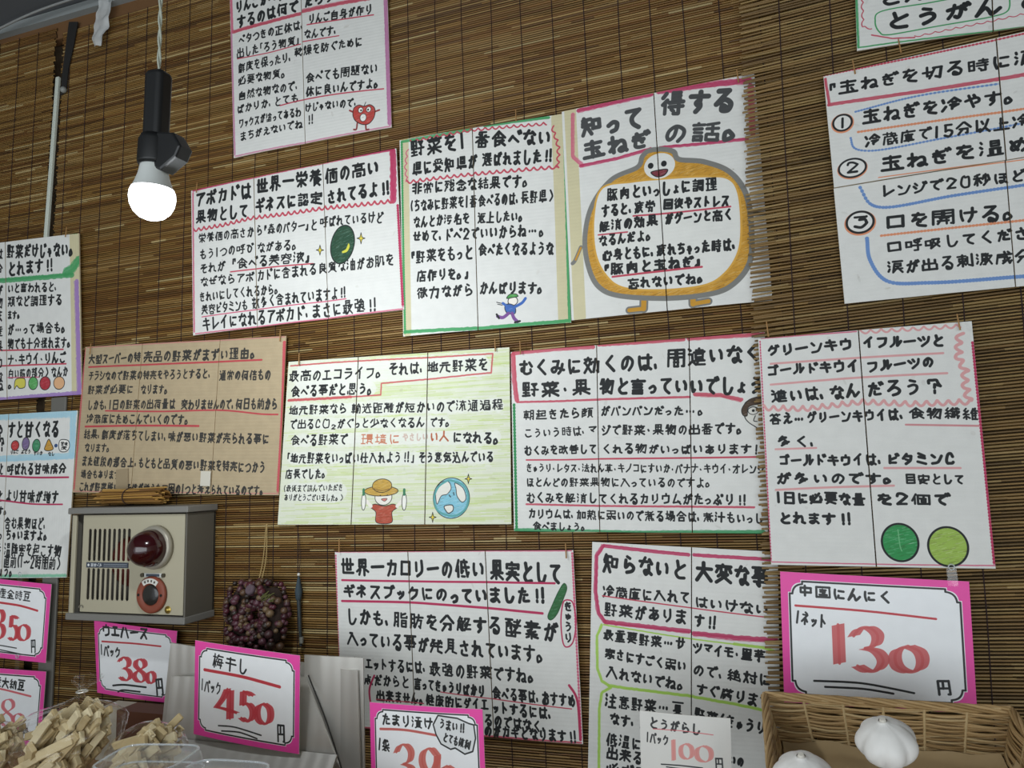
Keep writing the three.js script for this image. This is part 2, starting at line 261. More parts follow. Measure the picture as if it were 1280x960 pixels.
    if (style === 'wavy') {
      x.lineWidth = w; const p = even.map((v, i) => { const k = Math.abs(Math.sin(i * 0.42)) * w * 1.9 - w; return [v[0] + v[2] * k, v[1] + v[3] * k]; }); this.path(p, true); x.stroke();
    } else if (style === 'dash') {
      x.globalAlpha = 0.5; x.lineWidth = w * 0.85; this.path(even, false); x.stroke(); x.globalAlpha = 1; x.lineWidth = w * 1.15;
      for (let i = 0; i < even.length - 1; i += 2) { const [a, b] = [even[i], even[i + 1]]; x.beginPath(); x.moveTo(a[0], a[1]); x.lineTo(a[0] + (b[0] - a[0]) * 0.3, a[1] + (b[1] - a[1]) * 0.3); x.stroke(); }
    } else { // rough: layered felt-pen passes
      for (let k = 0; k < 4; k++) {
        x.globalAlpha = k ? 0.5 : 0.8; x.lineWidth = w * (k ? 0.32 : 0.92); const o = k ? (r() - 0.5) * w : 0;
        this.path(even.filter((_, i) => i % 2 === 0 || i === even.length - 1).map((v) => { const j = o + (r() - 0.5) * w * 0.18; return [v[0] + v[2] * j, v[1] + v[3] * j]; }), false); x.stroke();
      }
      x.globalAlpha = 1;
    }
  }
  // uneven felt-pen filling inside the current outline
  hatch(x0, y0, x1, y1) {
    if (x1 - x0 < 14) return;
    const x = this.x, r = this.rand; x.save(); x.clip(); x.lineWidth = 0.9;
    for (let k = 0; k < (x1 - x0) * (y1 - y0) / 14; k++) { const a = x0 + r() * (x1 - x0), b = y0 + r() * (y1 - y0), l = 3 + r() * 9; x.globalAlpha = 0.05 + r() * 0.16; x.strokeStyle = r() < 0.5 ? '#ffffff' : '#3a2a10'; x.beginPath(); x.moveTo(a, b); x.lineTo(a + l, b - l * 0.25); x.stroke(); }
    x.restore(); x.globalAlpha = 1;
  }
  fill(color, flat, stroke, w, soft) {
    const pts = []; for (let i = 0; i < flat.length; i += 2) pts.push([flat[i], flat[i + 1]]);
    const x = this.x, xs = pts.map((p) => p[0]), ys = pts.map((p) => p[1]); this.path(pts, soft, true); x.fillStyle = color; x.fill(); if (!/^#[ed]/.test(color)) { this.hatch(Math.min(...xs), Math.min(...ys), Math.max(...xs), Math.max(...ys)); this.path(pts, soft, true); } if (stroke) { x.strokeStyle = stroke; x.lineWidth = w; x.stroke(); }
  }
  oval(color, cx, cy, rx, ry, stroke, w, rot = 0) {
    const x = this.x; x.beginPath(); x.ellipse(cx, cy, rx, ry, rot, 0, Math.PI * 2); x.fillStyle = color; x.fill(); if (!/^#[ed]/.test(color)) { this.hatch(cx - rx, cy - ry, cx + rx, cy + ry); x.beginPath(); x.ellipse(cx, cy, rx, ry, rot, 0, Math.PI * 2); } if (stroke) { x.strokeStyle = stroke; x.lineWidth = w; x.stroke(); }
  }
  // paper grain, faint smudges and specks
  grain(amount) {
    const { width, height } = this.c, im = this.x.getImageData(0, 0, width, height), d = im.data, r = this.rand;
    for (let y = 0; y < height; y++) for (let xx = 0; xx < width; xx++) {
      const i = (y * width + xx) * 4, k = 1 + (r() - 0.5) * amount + noise.noise(xx * 0.02, y * 0.02, this.w) * amount * 0.5;
      d[i] = Math.min(255, d[i] * k); d[i + 1] = Math.min(255, d[i + 1] * k); d[i + 2] = Math.min(255, d[i + 2] * k);
    }
    this.x.putImageData(im, 0, 0);
  }
  texture() { return canvasTexture(this.c); }
}
const fluteH = dataTexture(4, 128, (u, v) => { const k = 128 + 100 * Math.sin(v * Math.PI * 2 * 8); return [k, k, k]; });
const fluteV = dataTexture(128, 4, (u) => { const k = 128 + 100 * Math.sin(u * Math.PI * 2 * 8); return [k, k, k]; });
const cutEdge = mat('#b8a98c', 0.95), kraftEdge = mat('#a58a62', 0.95), pickMat = mat('#a87f4e', 0.7);

// One flat panel of a board: the quad between u0..u1, v0..v1 of the board's corners, a few millimetres thick and slightly bowed.
function panel(corners, u0, u1, v0, v1, thick, bow, z, tilt) {
  const nx = 6, ny = 8, P = [], UV = [], I = [], E = [];
  const [tl, tr, br, bl] = corners;
  const xy = (u, v) => [0, 1].map((k) => (tl[k] * (1 - u) + tr[k] * u) * (1 - v) + (bl[k] * (1 - u) + br[k] * u) * v);
  const depth = (a, b) => bow * (1 - (2 * a - 1) ** 2) * (0.6 + 0.4 * b) + tilt * (a - 0.5);
  for (const back of [0, 1]) for (let j = 0; j <= ny; j++) for (let i = 0; i <= nx; i++) {
    const a = i / nx, b = j / ny, u = u0 + (u1 - u0) * a, v = v0 + (v1 - v0) * b, [x, y] = xy(u, v);
    P.push(x, y, z + depth(a, b) + (back ? 0 : thick)); UV.push(u, 1 - v);
  }
  const id = (k, i, j) => k * (nx + 1) * (ny + 1) + j * (nx + 1) + i;
  for (let j = 0; j < ny; j++) for (let i = 0; i < nx; i++) {
    I.push(id(0, i, j), id(0, i, j + 1), id(0, i + 1, j), id(0, i + 1, j), id(0, i, j + 1), id(0, i + 1, j + 1));
    E.push(id(1, i, j), id(1, i + 1, j), id(1, i, j + 1), id(1, i + 1, j), id(1, i + 1, j + 1), id(1, i, j + 1));
  }
  const g0 = new THREE.BufferGeometry(); g0.setAttribute('position', new THREE.Float32BufferAttribute(P, 3)); g0.setAttribute('uv', new THREE.Float32BufferAttribute(UV, 2)); g0.setIndex(I);
  // border strips with their own vertices, so that the edges stay sharp
  const ring = []; for (let i = 0; i <= nx; i++) ring.push([i, 0]); for (let j = 1; j <= ny; j++) ring.push([nx, j]); for (let i = nx - 1; i >= 0; i--) ring.push([i, ny]); for (let j = ny - 1; j >= 0; j--) ring.push([0, j]);
  const EP = [], EUV = [], EI = [];
  for (let q = 0; q + 1 < ring.length; q++) {
    const b = EP.length / 3;
    for (const [i, j] of [ring[q], ring[q + 1]]) for (const k of [0, 1]) { const n = id(k, i, j) * 3; EP.push(P[n], P[n + 1], P[n + 2]); EUV.push(0, 0); }
    EI.push(b, b + 2, b + 1, b + 2, b + 3, b + 1);
  }
  const back = g0.clone(); back.setIndex(E);
  const g1 = new THREE.BufferGeometry(); g1.setAttribute('position', new THREE.Float32BufferAttribute(EP, 3)); g1.setAttribute('uv', new THREE.Float32BufferAttribute(EUV, 2)); g1.setIndex(EI);
  const parts = [g0, back, g1].map((g) => { const k = g.toNonIndexed(); return k; });
  for (const p of parts) p.computeVertexNormals();
  const smooth = g0; smooth.computeVertexNormals(); const front = smooth.toNonIndexed();
  const g = mergeGeometries([front, parts[1], parts[2]], true);
  for (const q of g.groups) q.materialIndex = q.materialIndex ? 1 : 0;
  return g;
}
let boardSeed = 11;
function pinsFor(t, spec, at) {
  for (const [x, y] of spec.pins ?? []) {
    const [px, py] = at(x / spec.size[0], y / spec.size[1]);
    part('pin', cyl(0.0009, 0.0013, 0.026, 8), pickMat, t, [px - t.position.x, py + 0.001 - t.position.y, spec.z + 0.0075 - t.position.z], [-0.12, 0, 0.05]);
  }
}
const inner = (c) => (u, v) => [0, 1].map((k) => (c[0][k] * (1 - u) + c[1][k] * u) * (1 - v) + (c[3][k] * (1 - u) + c[2][k] * u) * v);
function poster(spec, draw) {
  const [w, h] = spec.size, g = new Board(w, h, boardSeed++), x = g.x, r = rng(boardSeed * 77), style = spec.style ?? 'white';
  x.fillStyle = style === 'kraft' ? '#b3a182' : style === 'crayon' ? '#dfe3cf' : '#e0e0dc'; x.fillRect(0, 0, w, h);
  if (style === 'crayon') for (let y = 2; y < h; y += 3.1) for (let k = 0; k < 7; k++) {
    const a = r() * w, l = 20 + r() * 110; x.globalAlpha = 0.15 + r() * 0.33; g.line('#bfd27e', 1.5 + r() * 1.2, [a, y + r(), a + l, y + r() - l * 0.012]);
  }
  if (style === 'kraft') for (let k = 0; k < 130; k++) { x.globalAlpha = 0.12; g.line(k % 3 ? '#a98b60' : '#d6c19d', 0.8, [0, k * h / 130, w, k * h / 130 + r()]); }
  x.globalAlpha = 1;
  if (style !== 'kraft') for (let k = 0; k < 14; k++) { x.globalAlpha = 0.06 + 0.08 * r(); const a = r() * w, b = r() * h; g.oval('#8f8a7c', a, b, 1 + r() * 7, 0.5 + r() * 3, null, 0, r() * 3); }
  x.globalAlpha = 1;
  draw(g); g.grain(style === 'kraft' ? 0.07 : 0.035);
  const flute = (spec.flute === 'v' ? fluteV : fluteH).clone(); flute.repeat.set(spec.flute === 'v' ? w / 1000 * 18 : 1, spec.flute === 'v' ? 1 : h / 1000 * 18); flute.needsUpdate = true;
  const face = mat('#ffffff', 0.72, { map: g.texture(), bumpMap: flute, bumpScale: 0.0002 }), edge = style === 'kraft' ? kraftEdge : cutEdge;
  const c = spec.corners, t = thing(spec.name, spec.label, 'poster', [c[3][0], c[3][1], spec.z], 'cardboard posters');
  const us = [0, ...(spec.folds ?? []), 1], vs = spec.cross ? [0, spec.cross, 1] : [0, 1], gap = 0.0009 / (w / 1000);
  for (let j = 0; j + 1 < vs.length; j++) for (let i = 0; i + 1 < us.length; i++) {
    const geo = panel(c, us[i] + (i ? gap : 0), us[i + 1] - (i + 2 < us.length ? gap : 0), vs[j], vs[j + 1], 0.003, 0.0012 + r() * 0.0016, spec.z + (vs.length > 2 && j === 0 ? 0.004 : 0), (i % 2 ? -1 : 1) * (0.001 + r() * 0.002));
    geo.translate(-t.position.x, -t.position.y, -t.position.z);
    part('panel', geo, [face, edge], t);
  }
  pinsFor(t, spec, inner(c));
  return t;
}
function card(spec, draw) {
  const [w, h] = spec.size, g = new Board(w, h, boardSeed++), x = g.x, pink = spec.style === 'pink', m = w * 0.05, n = w * 0.045;
  x.fillStyle = pink ? '#f047a8' : '#d9d8d3'; x.fillRect(0, 0, w, h);
  if (pink) for (const [inset, fillIt] of [[m - w * 0.009, true], [m, false]]) { // white field with notched corners, then the thin black frame
    const a = inset, b = w - inset, c = inset, d = h - inset, q = n;
    x.beginPath(); x.moveTo(a + q * 1.6, c); x.lineTo(b - q * 1.6, c);
    for (const [cx, cy, sx, sy] of [[b, c, -1, 1], [b, d, -1, -1], [a, d, 1, -1], [a, c, 1, 1]]) {
      const first = sx * sy < 0;
      const p1 = first ? [cx + sx * q * 1.6, cy + sy * q * 0.35] : [cx + sx * q * 0.35, cy + sy * q * 1.6], p0 = first ? [cx + sx * q * 1.6, cy] : [cx, cy + sy * q * 1.6];
      const p2 = first ? [cx + sx * q * 0.35, cy + sy * q * 1.6] : [cx + sx * q * 1.6, cy + sy * q * 0.35], p3 = first ? [cx, cy + sy * q * 1.6] : [cx + sx * q * 1.6, cy];
      x.lineTo(...p0); x.lineTo(...p1); x.quadraticCurveTo(cx + sx * q * 0.45, cy + sy * q * 0.45, ...p2); x.lineTo(...p3);
    }
    x.closePath();
    if (fillIt) { x.fillStyle = '#f6f8fa'; x.fill(); } else { x.strokeStyle = '#1b1b1d'; x.lineWidth = w * 0.0105; x.stroke(); }
  }
  draw(g); g.grain(0.02);
  const face = phys({ color: '#ffffff', map: g.texture(), roughness: 0.55, clearcoat: 0.25, clearcoatRoughness: 0.35 }), edge = mat('#d8d4cc', 0.8);
  const c = spec.corners, t = thing(spec.name, spec.label, 'price card', [c[3][0], c[3][1], spec.z], 'handwritten price cards');
  const geo = panel(c, 0, 1, 0, 1, 0.0012, 0.004, spec.z, 0); geo.translate(-t.position.x, -t.position.y, -t.position.z);
  part('sheet', geo, [face, edge], t);
  pinsFor(t, spec, inner(c));
  return t;
}

// ------------------------------------------------------------------ the setting
const plaster = mat('#4c3d2b', 0.95), tarp = mat('#5b5e62', 0.75), concrete = mat('#8d8a84', 0.9), sidePaint = mat('#b9b6ac', 0.9);
structure('wall_back', box(5.6, 2.85, 0.1), plaster, [-0.5, 1.425, -0.08]);
structure('wall_left', box(0.1, 2.85, 3.5), sidePaint, [-3.35, 1.425, 1.65]);
structure('wall_right', box(0.1, 2.85, 3.5), sidePaint, [2.35, 1.425, 1.65]);
structure('floor', box(5.8, 0.1, 3.6), concrete, [-0.5, -0.05, 1.65]);
structure('ceiling', box(5.8, 0.06, 3.6), tarp, [-0.5, 2.765, 1.65]);
structure('wall_front', box(5.6, 0.5, 0.08), sidePaint, [-0.5, 2.5, 3.4]);
structure('trim_1', box(5.6, 0.022, 0.03), mat('#8f9494', 0.6), [-0.5, 2.722, 0.0]); // grey edge strip under the ceiling sheet
structure('trim_2', box(5.6, 0.05, 0.022), mat('#6e4d2c', 0.8), [-0.5, 2.69, -0.014]); // timber rail that the blinds hang from
{ // grey post between two blinds
structure('trim_3', rbox(0.046, 1.2, 0.006, 0.002), mat('#6a6862', 0.5), [-1.538, 1.13, 0.0055]);
  const s = rbox(0.011, 0.62, 0.008, 0.002); const m = structure('trim_4', s, mat('#c9cfc4', 0.5), [-1.6, 2.24, 0.008], [0, 0, -0.03]); m.userData.label = 'upper stretch of the grey post with bulb light put into its pale colour';  // same post higher up, bulb light put into its pale colour
}

// ------------------------------------------------------------------ reed blinds
const reedMat = new THREE.MeshStandardMaterial({ color: '#ffffff', vertexColors: true, roughness: 0.48 });
const cordMat = mat('#2b1a1e', 0.9);
function blind(o) {
  const r = rng(o.seed), P = [], N = [], C = [], I = [], sides = 5, c = new THREE.Color(), tones = o.tones.map((k) => new THREE.Color(k));
  const bend = (x, y) => [x + o.lean * (y - o.top), y + o.slope * (x - o.left)];
  const rows = Math.floor((o.top - o.bottom) / o.pitch);
  for (let q = 0; q < rows; q++) {
    const y0 = o.top - (q + 0.5) * o.pitch + (r() - 0.5) * o.pitch * 0.08, rad = o.radius * (0.8 + 0.4 * r());
    let x = o.left + r() * o.rag; const end = o.right - r() * o.rag; const droop = o.fray * ((1 - q % 3) * 0.4 + (r() - 0.5) * 0.3);
    let base = tones[Math.floor(r() ** 1.7 * tones.length)], ends = [], dy = 0;
    while (x < end) { const l = 0.03 + r() * r() * 0.34, x1 = Math.min(end, x + l); ends.push([x, x1]); x = x1; }
    const bandTone = 0.92 + 0.16 * (0.5 + 0.5 * noise.noise(q * 0.045, o.seed, 0.3));
    for (const [a, b] of ends) {
      if (r() < 0.55 || base === tones[tones.length - 1]) base = tones[Math.floor(r() ** 1.7 * tones.length)];
      const k = bandTone * (0.85 + 0.3 * r()); c.copy(base).multiplyScalar(k);
      const rr = rad * (0.86 + 0.24 * r()), from = P.length / 3;
      for (const [xx] of [[a], [b]]) {
        const edge = Math.max(0, 1 - (xx - o.left) / 0.07), yy = y0 + droop * edge + dy;
        const [bx, by] = bend(xx, yy);
        for (let s = 0; s < sides; s++) { const t = (s + 0.5) / sides * Math.PI * 2; P.push(bx, by + Math.cos(t) * rr, o.z + Math.sin(t) * rr); N.push(0, Math.cos(t), Math.sin(t)); C.push(c.r, c.g, c.b); }
      }
      for (let s = 0; s < sides; s++) { const n = (s + 1) % sides; I.push(from + s, from + n, from + sides + s, from + n, from + sides + n, from + sides + s); }
      for (let s = 1; s + 1 < sides; s++) I.push(from, from + s + 1, from + s, from + sides, from + sides + s, from + sides + s + 1);
      dy = (r() - 0.5) * o.pitch * 0.1;
    }
  }
  const g = new THREE.BufferGeometry(); g.setAttribute('position', new THREE.Float32BufferAttribute(P, 3)); g.setAttribute('normal', new THREE.Float32BufferAttribute(N, 3)); g.setAttribute('color', new THREE.Float32BufferAttribute(C, 3)); g.setIndex(I);
  const t = thing('reed_blind', o.label, 'blind');
  const m = part('reeds', g, reedMat, t); m.userData.kind = 'stuff';
  for (let x = o.left + o.firstCord; x < o.right - 0.02; x += o.cords * (0.92 + 0.16 * r())) {
    const pts = [], ph = r() * 9; for (let y = o.top; y > o.bottom; y -= 0.05) { const [bx, by] = bend(x + 0.0016 * noise.noise(y * 6, ph, 0), y); pts.push(V(bx, by, o.z + o.radius + 0.0002)); }
    part('cord', tube(pts, 0.00085, pts.length * 2, 5), cordMat, t);
  }
  return t;
}
const brown = ['#80602f', '#745225', '#866839', '#6c4920', '#927546', '#5f421f', '#ab9668'];
blind({ label: 'wide brown reed blind covering the wall behind most posters', left: -1.592, right: 0.13, top: 2.675, bottom: 0.55, z: 0.0, pitch: 0.0046, radius: 0.0019, rag: 0.008, fray: 0, slope: 0.012, lean: 0, cords: 0.064, firstCord: 0.03, tones: brown, seed: 5 });
blind({ label: 'brown reed blind left of the grey post', left: -2.75, right: -1.612, top: 2.695, bottom: 0.55, z: 0.0, pitch: 0.0046, radius: 0.0019, rag: 0.008, fray: 0, slope: 0.0, lean: 0, cords: 0.064, firstCord: 0.03, tones: brown, seed: 17 });
blind({ label: 'coarser reed blind whose frayed edge overlaps the onion poster', left: 0.052, right: 1.25, top: 2.64, bottom: 0.6, z: 0.0225, pitch: 0.0052, radius: 0.0019, rag: 0.007, fray: 0.0042, slope: 0.05, lean: 0.03, cords: 0.078, firstCord: 0.068, tones: ['#85693d', '#7a5f36', '#8c7345', '#705731', '#967d50', '#66502c'], seed: 29 });

// ------------------------------------------------------------------ posters and price cards
poster({ name: 'apple_poster', label: 'white cardboard poster about waxy apples with a red apple doodle', category: 'poster', corners: [[-1.0730, 2.7555], [-0.6641, 2.7445], [-0.6526, 2.2408], [-1.0471, 2.2408]], z: 0.008, size: [401.8, 509.6], folds: [0.476] }, (g) => {
  g.line('#c2495c', 8.7, [4.4, 205.6, 94.3, 204.7, 187.3, 202.5], 'rough');
  g.line('#c2495c', 8.7, [194.3, 198.8, 287.9, 201.6, 394, 207.7], 'rough');
  g.line('#cf6480', 7.0, [3.5, 39.4, 3.5, 124, 4.4, 205.6], 'rough');
  g.line('#c77aa0', 4.3, [2.5, 207.2, 2.8, 354.6, 3, 502.2], 'rough');
  g.line('#b56a9a', 7.8, [397.4, 137.4, 397.5, 294.2, 397.7, 501.4], 'rough');
  g.line('#d08aa5', 3.5, [3.8, 506.3, 194.1, 507.2, 399.2, 506.5], 'rough');
  g.text('りんごがベタベタ', 14.4, 146.6, 196.8, 146.6, 28.3, 5.22);
  g.text('するのは何で', 17.8, 185.7, 184.9, 181.7, 29.6, 5.22);
  g.text('だろう?', 198, 176.6, 305.2, 177.7, 29.6, 5.22);
  g.text('ベタつきの正体は、', 21.1, 229.8, 199.4, 230.2, 22.6, 3.48);
  g.text('りんご自身が作り', 207.3, 221.9, 366.5, 230.6, 23.5, 3.48);
  g.line('#c2495c', 3.0, [204.8, 233.4, 286.7, 239.9, 368, 245.9]);
  g.text('出した「ろう物質」', 14.7, 261.4, 186.7, 265.5, 23.5, 3.48);
  g.text('なんです、', 195.6, 255.5, 282.7, 262.8, 21.7, 3.48);
  g.line('#c2495c', 2.6, [17.5, 275, 105.4, 279.1, 186.4, 275.5]);
  g.line('#c2495c', 2.6, [192.9, 271.3, 283.4, 277.1]);
  g.text('鮮度を保ったり、', 18.2, 298.8, 166.1, 301.1, 23.5, 3.48);
  g.text('乾燥を防ぐために', 168.6, 292.4, 341.3, 301.2, 22.6, 3.48);
  g.text('必要な物質。', 17.3, 329.1, 151.2, 335.9, 21.7, 3.48);
  g.text('自然な物なので、', 16.2, 365.3, 182.1, 371.7, 21.7, 3.48);
  g.text('食べても問題ない', 196.6, 358.9, 375.2, 369.5, 24.4, 3.70);
  g.text('ばかりか、とても', 11.6, 396.5, 179, 400.6, 20.9, 3.48);
  g.text('体に良いんですよ。', 195.6, 391.3, 379.6, 404.8, 23.5, 3.70);
  g.line('#c2495c', 3.0, [130, 410.8, 186.5, 408.3, 281.2, 411.9, 386.2, 420.2]);
  g.text('ワックスが塗ってあるわ', 16.1, 431.3, 183.5, 434.6, 20.9, 3.26);
  g.text('けじゃないので、', 192.3, 427.3, 326.2, 438.7, 20.0, 3.26);
  g.text('まちがえないでね', 17.9, 463.4, 186.9, 462.4, 20.0, 3.26);
  g.text('‼', 197, 456.9, 216.1, 457.3, 23.9, 3.48);
  g.line('#8c3a3a', 3.9, [321.8, 487.3, 319.3, 500, 313.2, 499.7]);
  g.line('#8c3a3a', 3.9, [341.9, 491, 342.7, 504.3, 348.3, 505.4]);
  g.line('#9a3a3a', 3.9, [314.5, 461.2, 304.5, 454.8]);
  g.line('#9a3a3a', 3.9, [362.7, 468.5, 374.8, 466.3]);
  g.fill('#c1453f', [339.2, 451.5, 353.3, 450.5, 364.2, 461.2, 362.3, 479.8, 349.9, 492.5, 335.8, 492.5, 319.9, 483.1, 312.2, 468.4, 314.8, 451.8, 327.2, 446.6], '#1d2022', 1.7, true);
  g.oval('#f2f0ea', 330.8, 458.7, 5.7, 6.1, '#1d2022', 1.3);
  g.oval('#f2f0ea', 349.8, 460.4, 5.7, 6.1, '#1d2022', 1.3);
  g.oval('#1d2022', 332, 459.6, 2.2, 2.2, null, 0.0);
  g.oval('#1d2022', 348.5, 460.9, 2.2, 2.2, null, 0.0);
  g.oval('#f2f0ea', 336.3, 476.7, 7.4, 8.7, '#1d2022', 1.3);
  g.line('#1d2022', 1.7, [339.2, 451.5, 343.5, 443.2]);
});
poster({ name: 'avocado_poster', label: 'white three-panel cardboard poster with a dark green avocado drawing', category: 'poster', corners: [[-1.1636, 2.1821], [-0.6412, 2.1917], [-0.6274, 1.8497], [-1.1477, 1.8437]], z: 0.008, size: [521.4, 340.5], folds: [0.33, 0.664], pins: [[20.7, -1.2]] }, (g) => {
  g.line('#b8315a', 4.5, [5.6, 1.5, 169.8, 0.4, 348, -0.7, 516.7, 2.1], 'rough');
  g.line('#b8315a', 15.1, [512.4, 5.7, 511.8, 52.6, 508.8, 110.3], 'rough');
  g.line('#c2495c', 4.0, [5.2, 95.6, 87.4, 97.1, 164.6, 92.6, 254.6, 98, 344, 99.1, 420.7, 106.4, 508.7, 111.5], 'wavy');
  g.line('#cf6480', 4.5, [5.5, 5.8, 3.8, 174.9, 3.4, 332.7], 'rough');
  g.line('#cf6480', 3.0, [6.6, 337.6, 175.7, 339.3, 348.7, 339.1, 518.4, 338.6], 'rough');
  g.line('#b8315a', 5.0, [518.2, 122.5, 518.5, 228.3, 518.6, 334.1], 'dash');
  g.text('アボカドは', 10.8, 23.6, 166.3, 29.2, 36.2, 5.78);
  g.text('世界一栄養', 177, 22.7, 344.4, 28.9, 37.7, 5.78);
  g.text('価の高い', 347.8, 29.5, 481.5, 30.5, 35.2, 5.78);
  g.text('果物として', 11.2, 66, 157.2, 74.3, 31.2, 5.28);
  g.text('ギネスに認定', 173.2, 66.2, 343.5, 75.8, 32.2, 5.28);
  g.text('されてるよ‼', 352.2, 77.3, 506.6, 81.1, 31.2, 5.53);
  g.text('栄養価の高さか', 18.6, 118, 170, 124.8, 23.1, 3.27);
  g.text('ら『森のバター』と', 174.2, 124, 329, 132.7, 23.1, 3.27);
  g.text('呼ばれているけど', 333.1, 128.4, 486.1, 142.2, 23.1, 3.27);
  g.text('もう1つの呼び', 20.7, 156.1, 169, 161.2, 23.1, 3.27);
  g.text('ながある。', 175.7, 162.6, 283.2, 170.2, 23.1, 3.27);
  g.text('それが', 20.1, 189.8, 94.3, 192, 22.1, 3.27);
  g.text('『食べる美容液』', 106.6, 190, 311.6, 201.7, 25.1, 3.77);
  g.line('#c2495c', 3.0, [106.2, 208.3, 205.1, 211.5, 314.9, 217.5]);
  g.text('なぜならアボ', 21.8, 220.3, 168.7, 226.9, 22.1, 3.27);
  g.text('カドに含まれる良質な油がお肌を', 173.9, 226.3, 505.5, 234.9, 24.1, 3.42);
  g.text('きれいにしてくれるから。', 19, 254.8, 232.9, 261.9, 22.1, 3.27);
  g.text('美容ビタミンも', 23.9, 285.3, 149.9, 287.5, 23.1, 3.27);
  g.text('数多く含まれていますよ‼', 158.2, 284.9, 394.5, 288.2, 25.1, 3.52);
  g.line('#cf6480', 2.5, [26.3, 301.2, 187.1, 301.2, 390.6, 303]);
  g.text('キレイになれるアボカド、まさに最強‼', 26, 319, 465.2, 321.8, 29.2, 4.02);
  g.oval('#234a35', 387.2, 186.2, 28.2, 41.2, '#1d2022', 2.5, 0.25);
  g.fill('#d3d04a', [385.6, 201.2, 395.2, 197.3, 401.9, 186.2, 404.4, 193, 398.3, 203, 387.8, 204.9], null, 0.0, true);
  g.fill('#e6d24a', [332.5, 179.1, 334.4, 188.4, 340.8, 191.3, 334.2, 192.3, 331.7, 201.1, 329.8, 191.7, 323.4, 188.8, 330, 187.8], '#1d2022', 1.5, false);
  g.fill('#e6d24a', [432.4, 167.8, 434.3, 178, 441.1, 181.2, 434.1, 182.3, 431.3, 191.8, 429.4, 181.6, 422.5, 178.4, 429.6, 177.3], '#1d2022', 1.5, false);
});
poster({ name: 'vegetable_ranking_poster', label: 'white cardboard poster with green edge and a running boy in a green cap', category: 'poster', corners: [[-0.6342, 2.2084], [-0.2878, 2.1996], [-0.2877, 1.7913], [-0.6312, 1.7957]], z: 0.008, size: [345.0, 410.5], folds: [0.467], pins: [[253.6, -9.3]] }, (g) => {
  g.line('#cfc7a2', 18.1, [11.5, 6, 10.5, 211.6, 9.8, 402.9]);
  g.line('#cfc7a2', 23.2, [334.3, 5.6, 333.7, 210.5, 332.3, 404.8]);
  g.line('#3f9a5c', 4.5, [4.9, 4.9, 4, 210.9, 4.4, 404.9], 'dash');
  g.line('#3f9a5c', 6.0, [347.5, 9.8, 344.9, 211.9, 342.1, 403.4], 'rough');
  g.line('#3f9a5c', 6.0, [4.9, 3.9, 90.4, 3.6, 158.6, 2.1], 'rough');
  g.line('#3f9a5c', 6.0, [186.9, 0, 244.8, 0.8, 318.1, 2.9], 'rough');
  g.line('#3f9a5c', 7.6, [3.9, 402, 171.7, 407.3, 341.9, 407], 'rough');
  g.line('#c2495c', 3.0, [24.6, 6.9, 163.7, 3.9, 312.8, 15], 'wavy');
  g.line('#c2495c', 3.0, [324.1, 22.2, 334.8, 65.7, 332.2, 105.4], 'wavy');
  g.line('#c2495c', 3.5, [15.2, 92.2, 161, 95.7, 333.2, 105.5], 'wavy');
  g.line('#cf6480', 2.5, [17.7, 22.6, 12.6, 58.2, 15.2, 90.7], 'wavy');
  g.text('野菜を1', 22, 24.3, 148.7, 23, 36.3, 5.54);
  g.text('番食べない', 164.6, 25.5, 322.3, 42.2, 34.2, 5.54);
  g.text('県に愛知県が', 26.6, 66.5, 170.4, 70.9, 29.2, 4.53);
  g.text('選ばれました‼', 178.6, 70.1, 325.6, 80, 28.2, 4.53);
  g.text('非常に残念な結果です。', 25.7, 107.5, 278.2, 125, 25.2, 4.03);
  g.text('(ちなみに野菜を1番食べるのは、長野県)', 20.1, 144.2, 327.2, 161.8, 24.2, 3.53);
  g.text('なんとか汚名を', 27.4, 179.2, 151.2, 184.7, 22.2, 3.53);
  g.text('返上したい。', 165.9, 186, 263.5, 195.1, 22.2, 3.53);
  g.text('せめて、ドベ2でいいからね…。', 25.7, 208.3, 305.6, 227.2, 24.2, 3.78);
  g.text('『野菜をもっと', 18.4, 251.2, 156.3, 253.7, 27.2, 4.03);
  g.text('食べたくなるような', 165.5, 251.8, 318.3, 264.8, 24.2, 4.03);
  g.text('店作りを。』', 32.5, 291.6, 148, 295.7, 24.2, 4.03);
  g.text('微力ながら', 31.2, 327.1, 155.1, 329.3, 24.2, 4.03);
  g.text('かんばります。', 165.7, 327.4, 298.8, 340.5, 23.2, 4.03);
  g.line('#1d2022', 1.5, [201, 359.4, 213.7, 363.4]);
  g.line('#1d2022', 1.5, [202.9, 363.4, 212.6, 366.1]);
  g.oval('#efe9df', 233.8, 360, 9.6, 8.6, '#1d2022', 1.5);
  g.fill('#4aa04a', [221.9, 353.7, 228, 346.6, 240.1, 346.8, 244.3, 351.9, 235.1, 353], '#1d2022', 1.5, true);
  g.fill('#3a67b5', [219.5, 365.8, 229.7, 365.7, 237.8, 372.1, 237.4, 384.3, 222.8, 383.1, 217.3, 374.1], '#1d2022', 1.5, true);
  g.line('#3a67b5', 5.5, [236.8, 372, 251.6, 365.3, 259.1, 357.1]);
  g.line('#3a67b5', 5.0, [221.3, 368.8, 213.7, 362.4]);
  g.line('#7a4d92', 6.5, [224.3, 383.2, 212.8, 390.3, 202.1, 387]);
  g.line('#7a4d92', 6.5, [231.6, 383.8, 235.1, 393.5, 241.6, 400.6]);
  g.line('#1d2022', 4.0, [200.3, 383.1, 204.9, 391]);
  g.line('#1d2022', 4.0, [236.7, 401.7, 246.5, 400.1]);
});
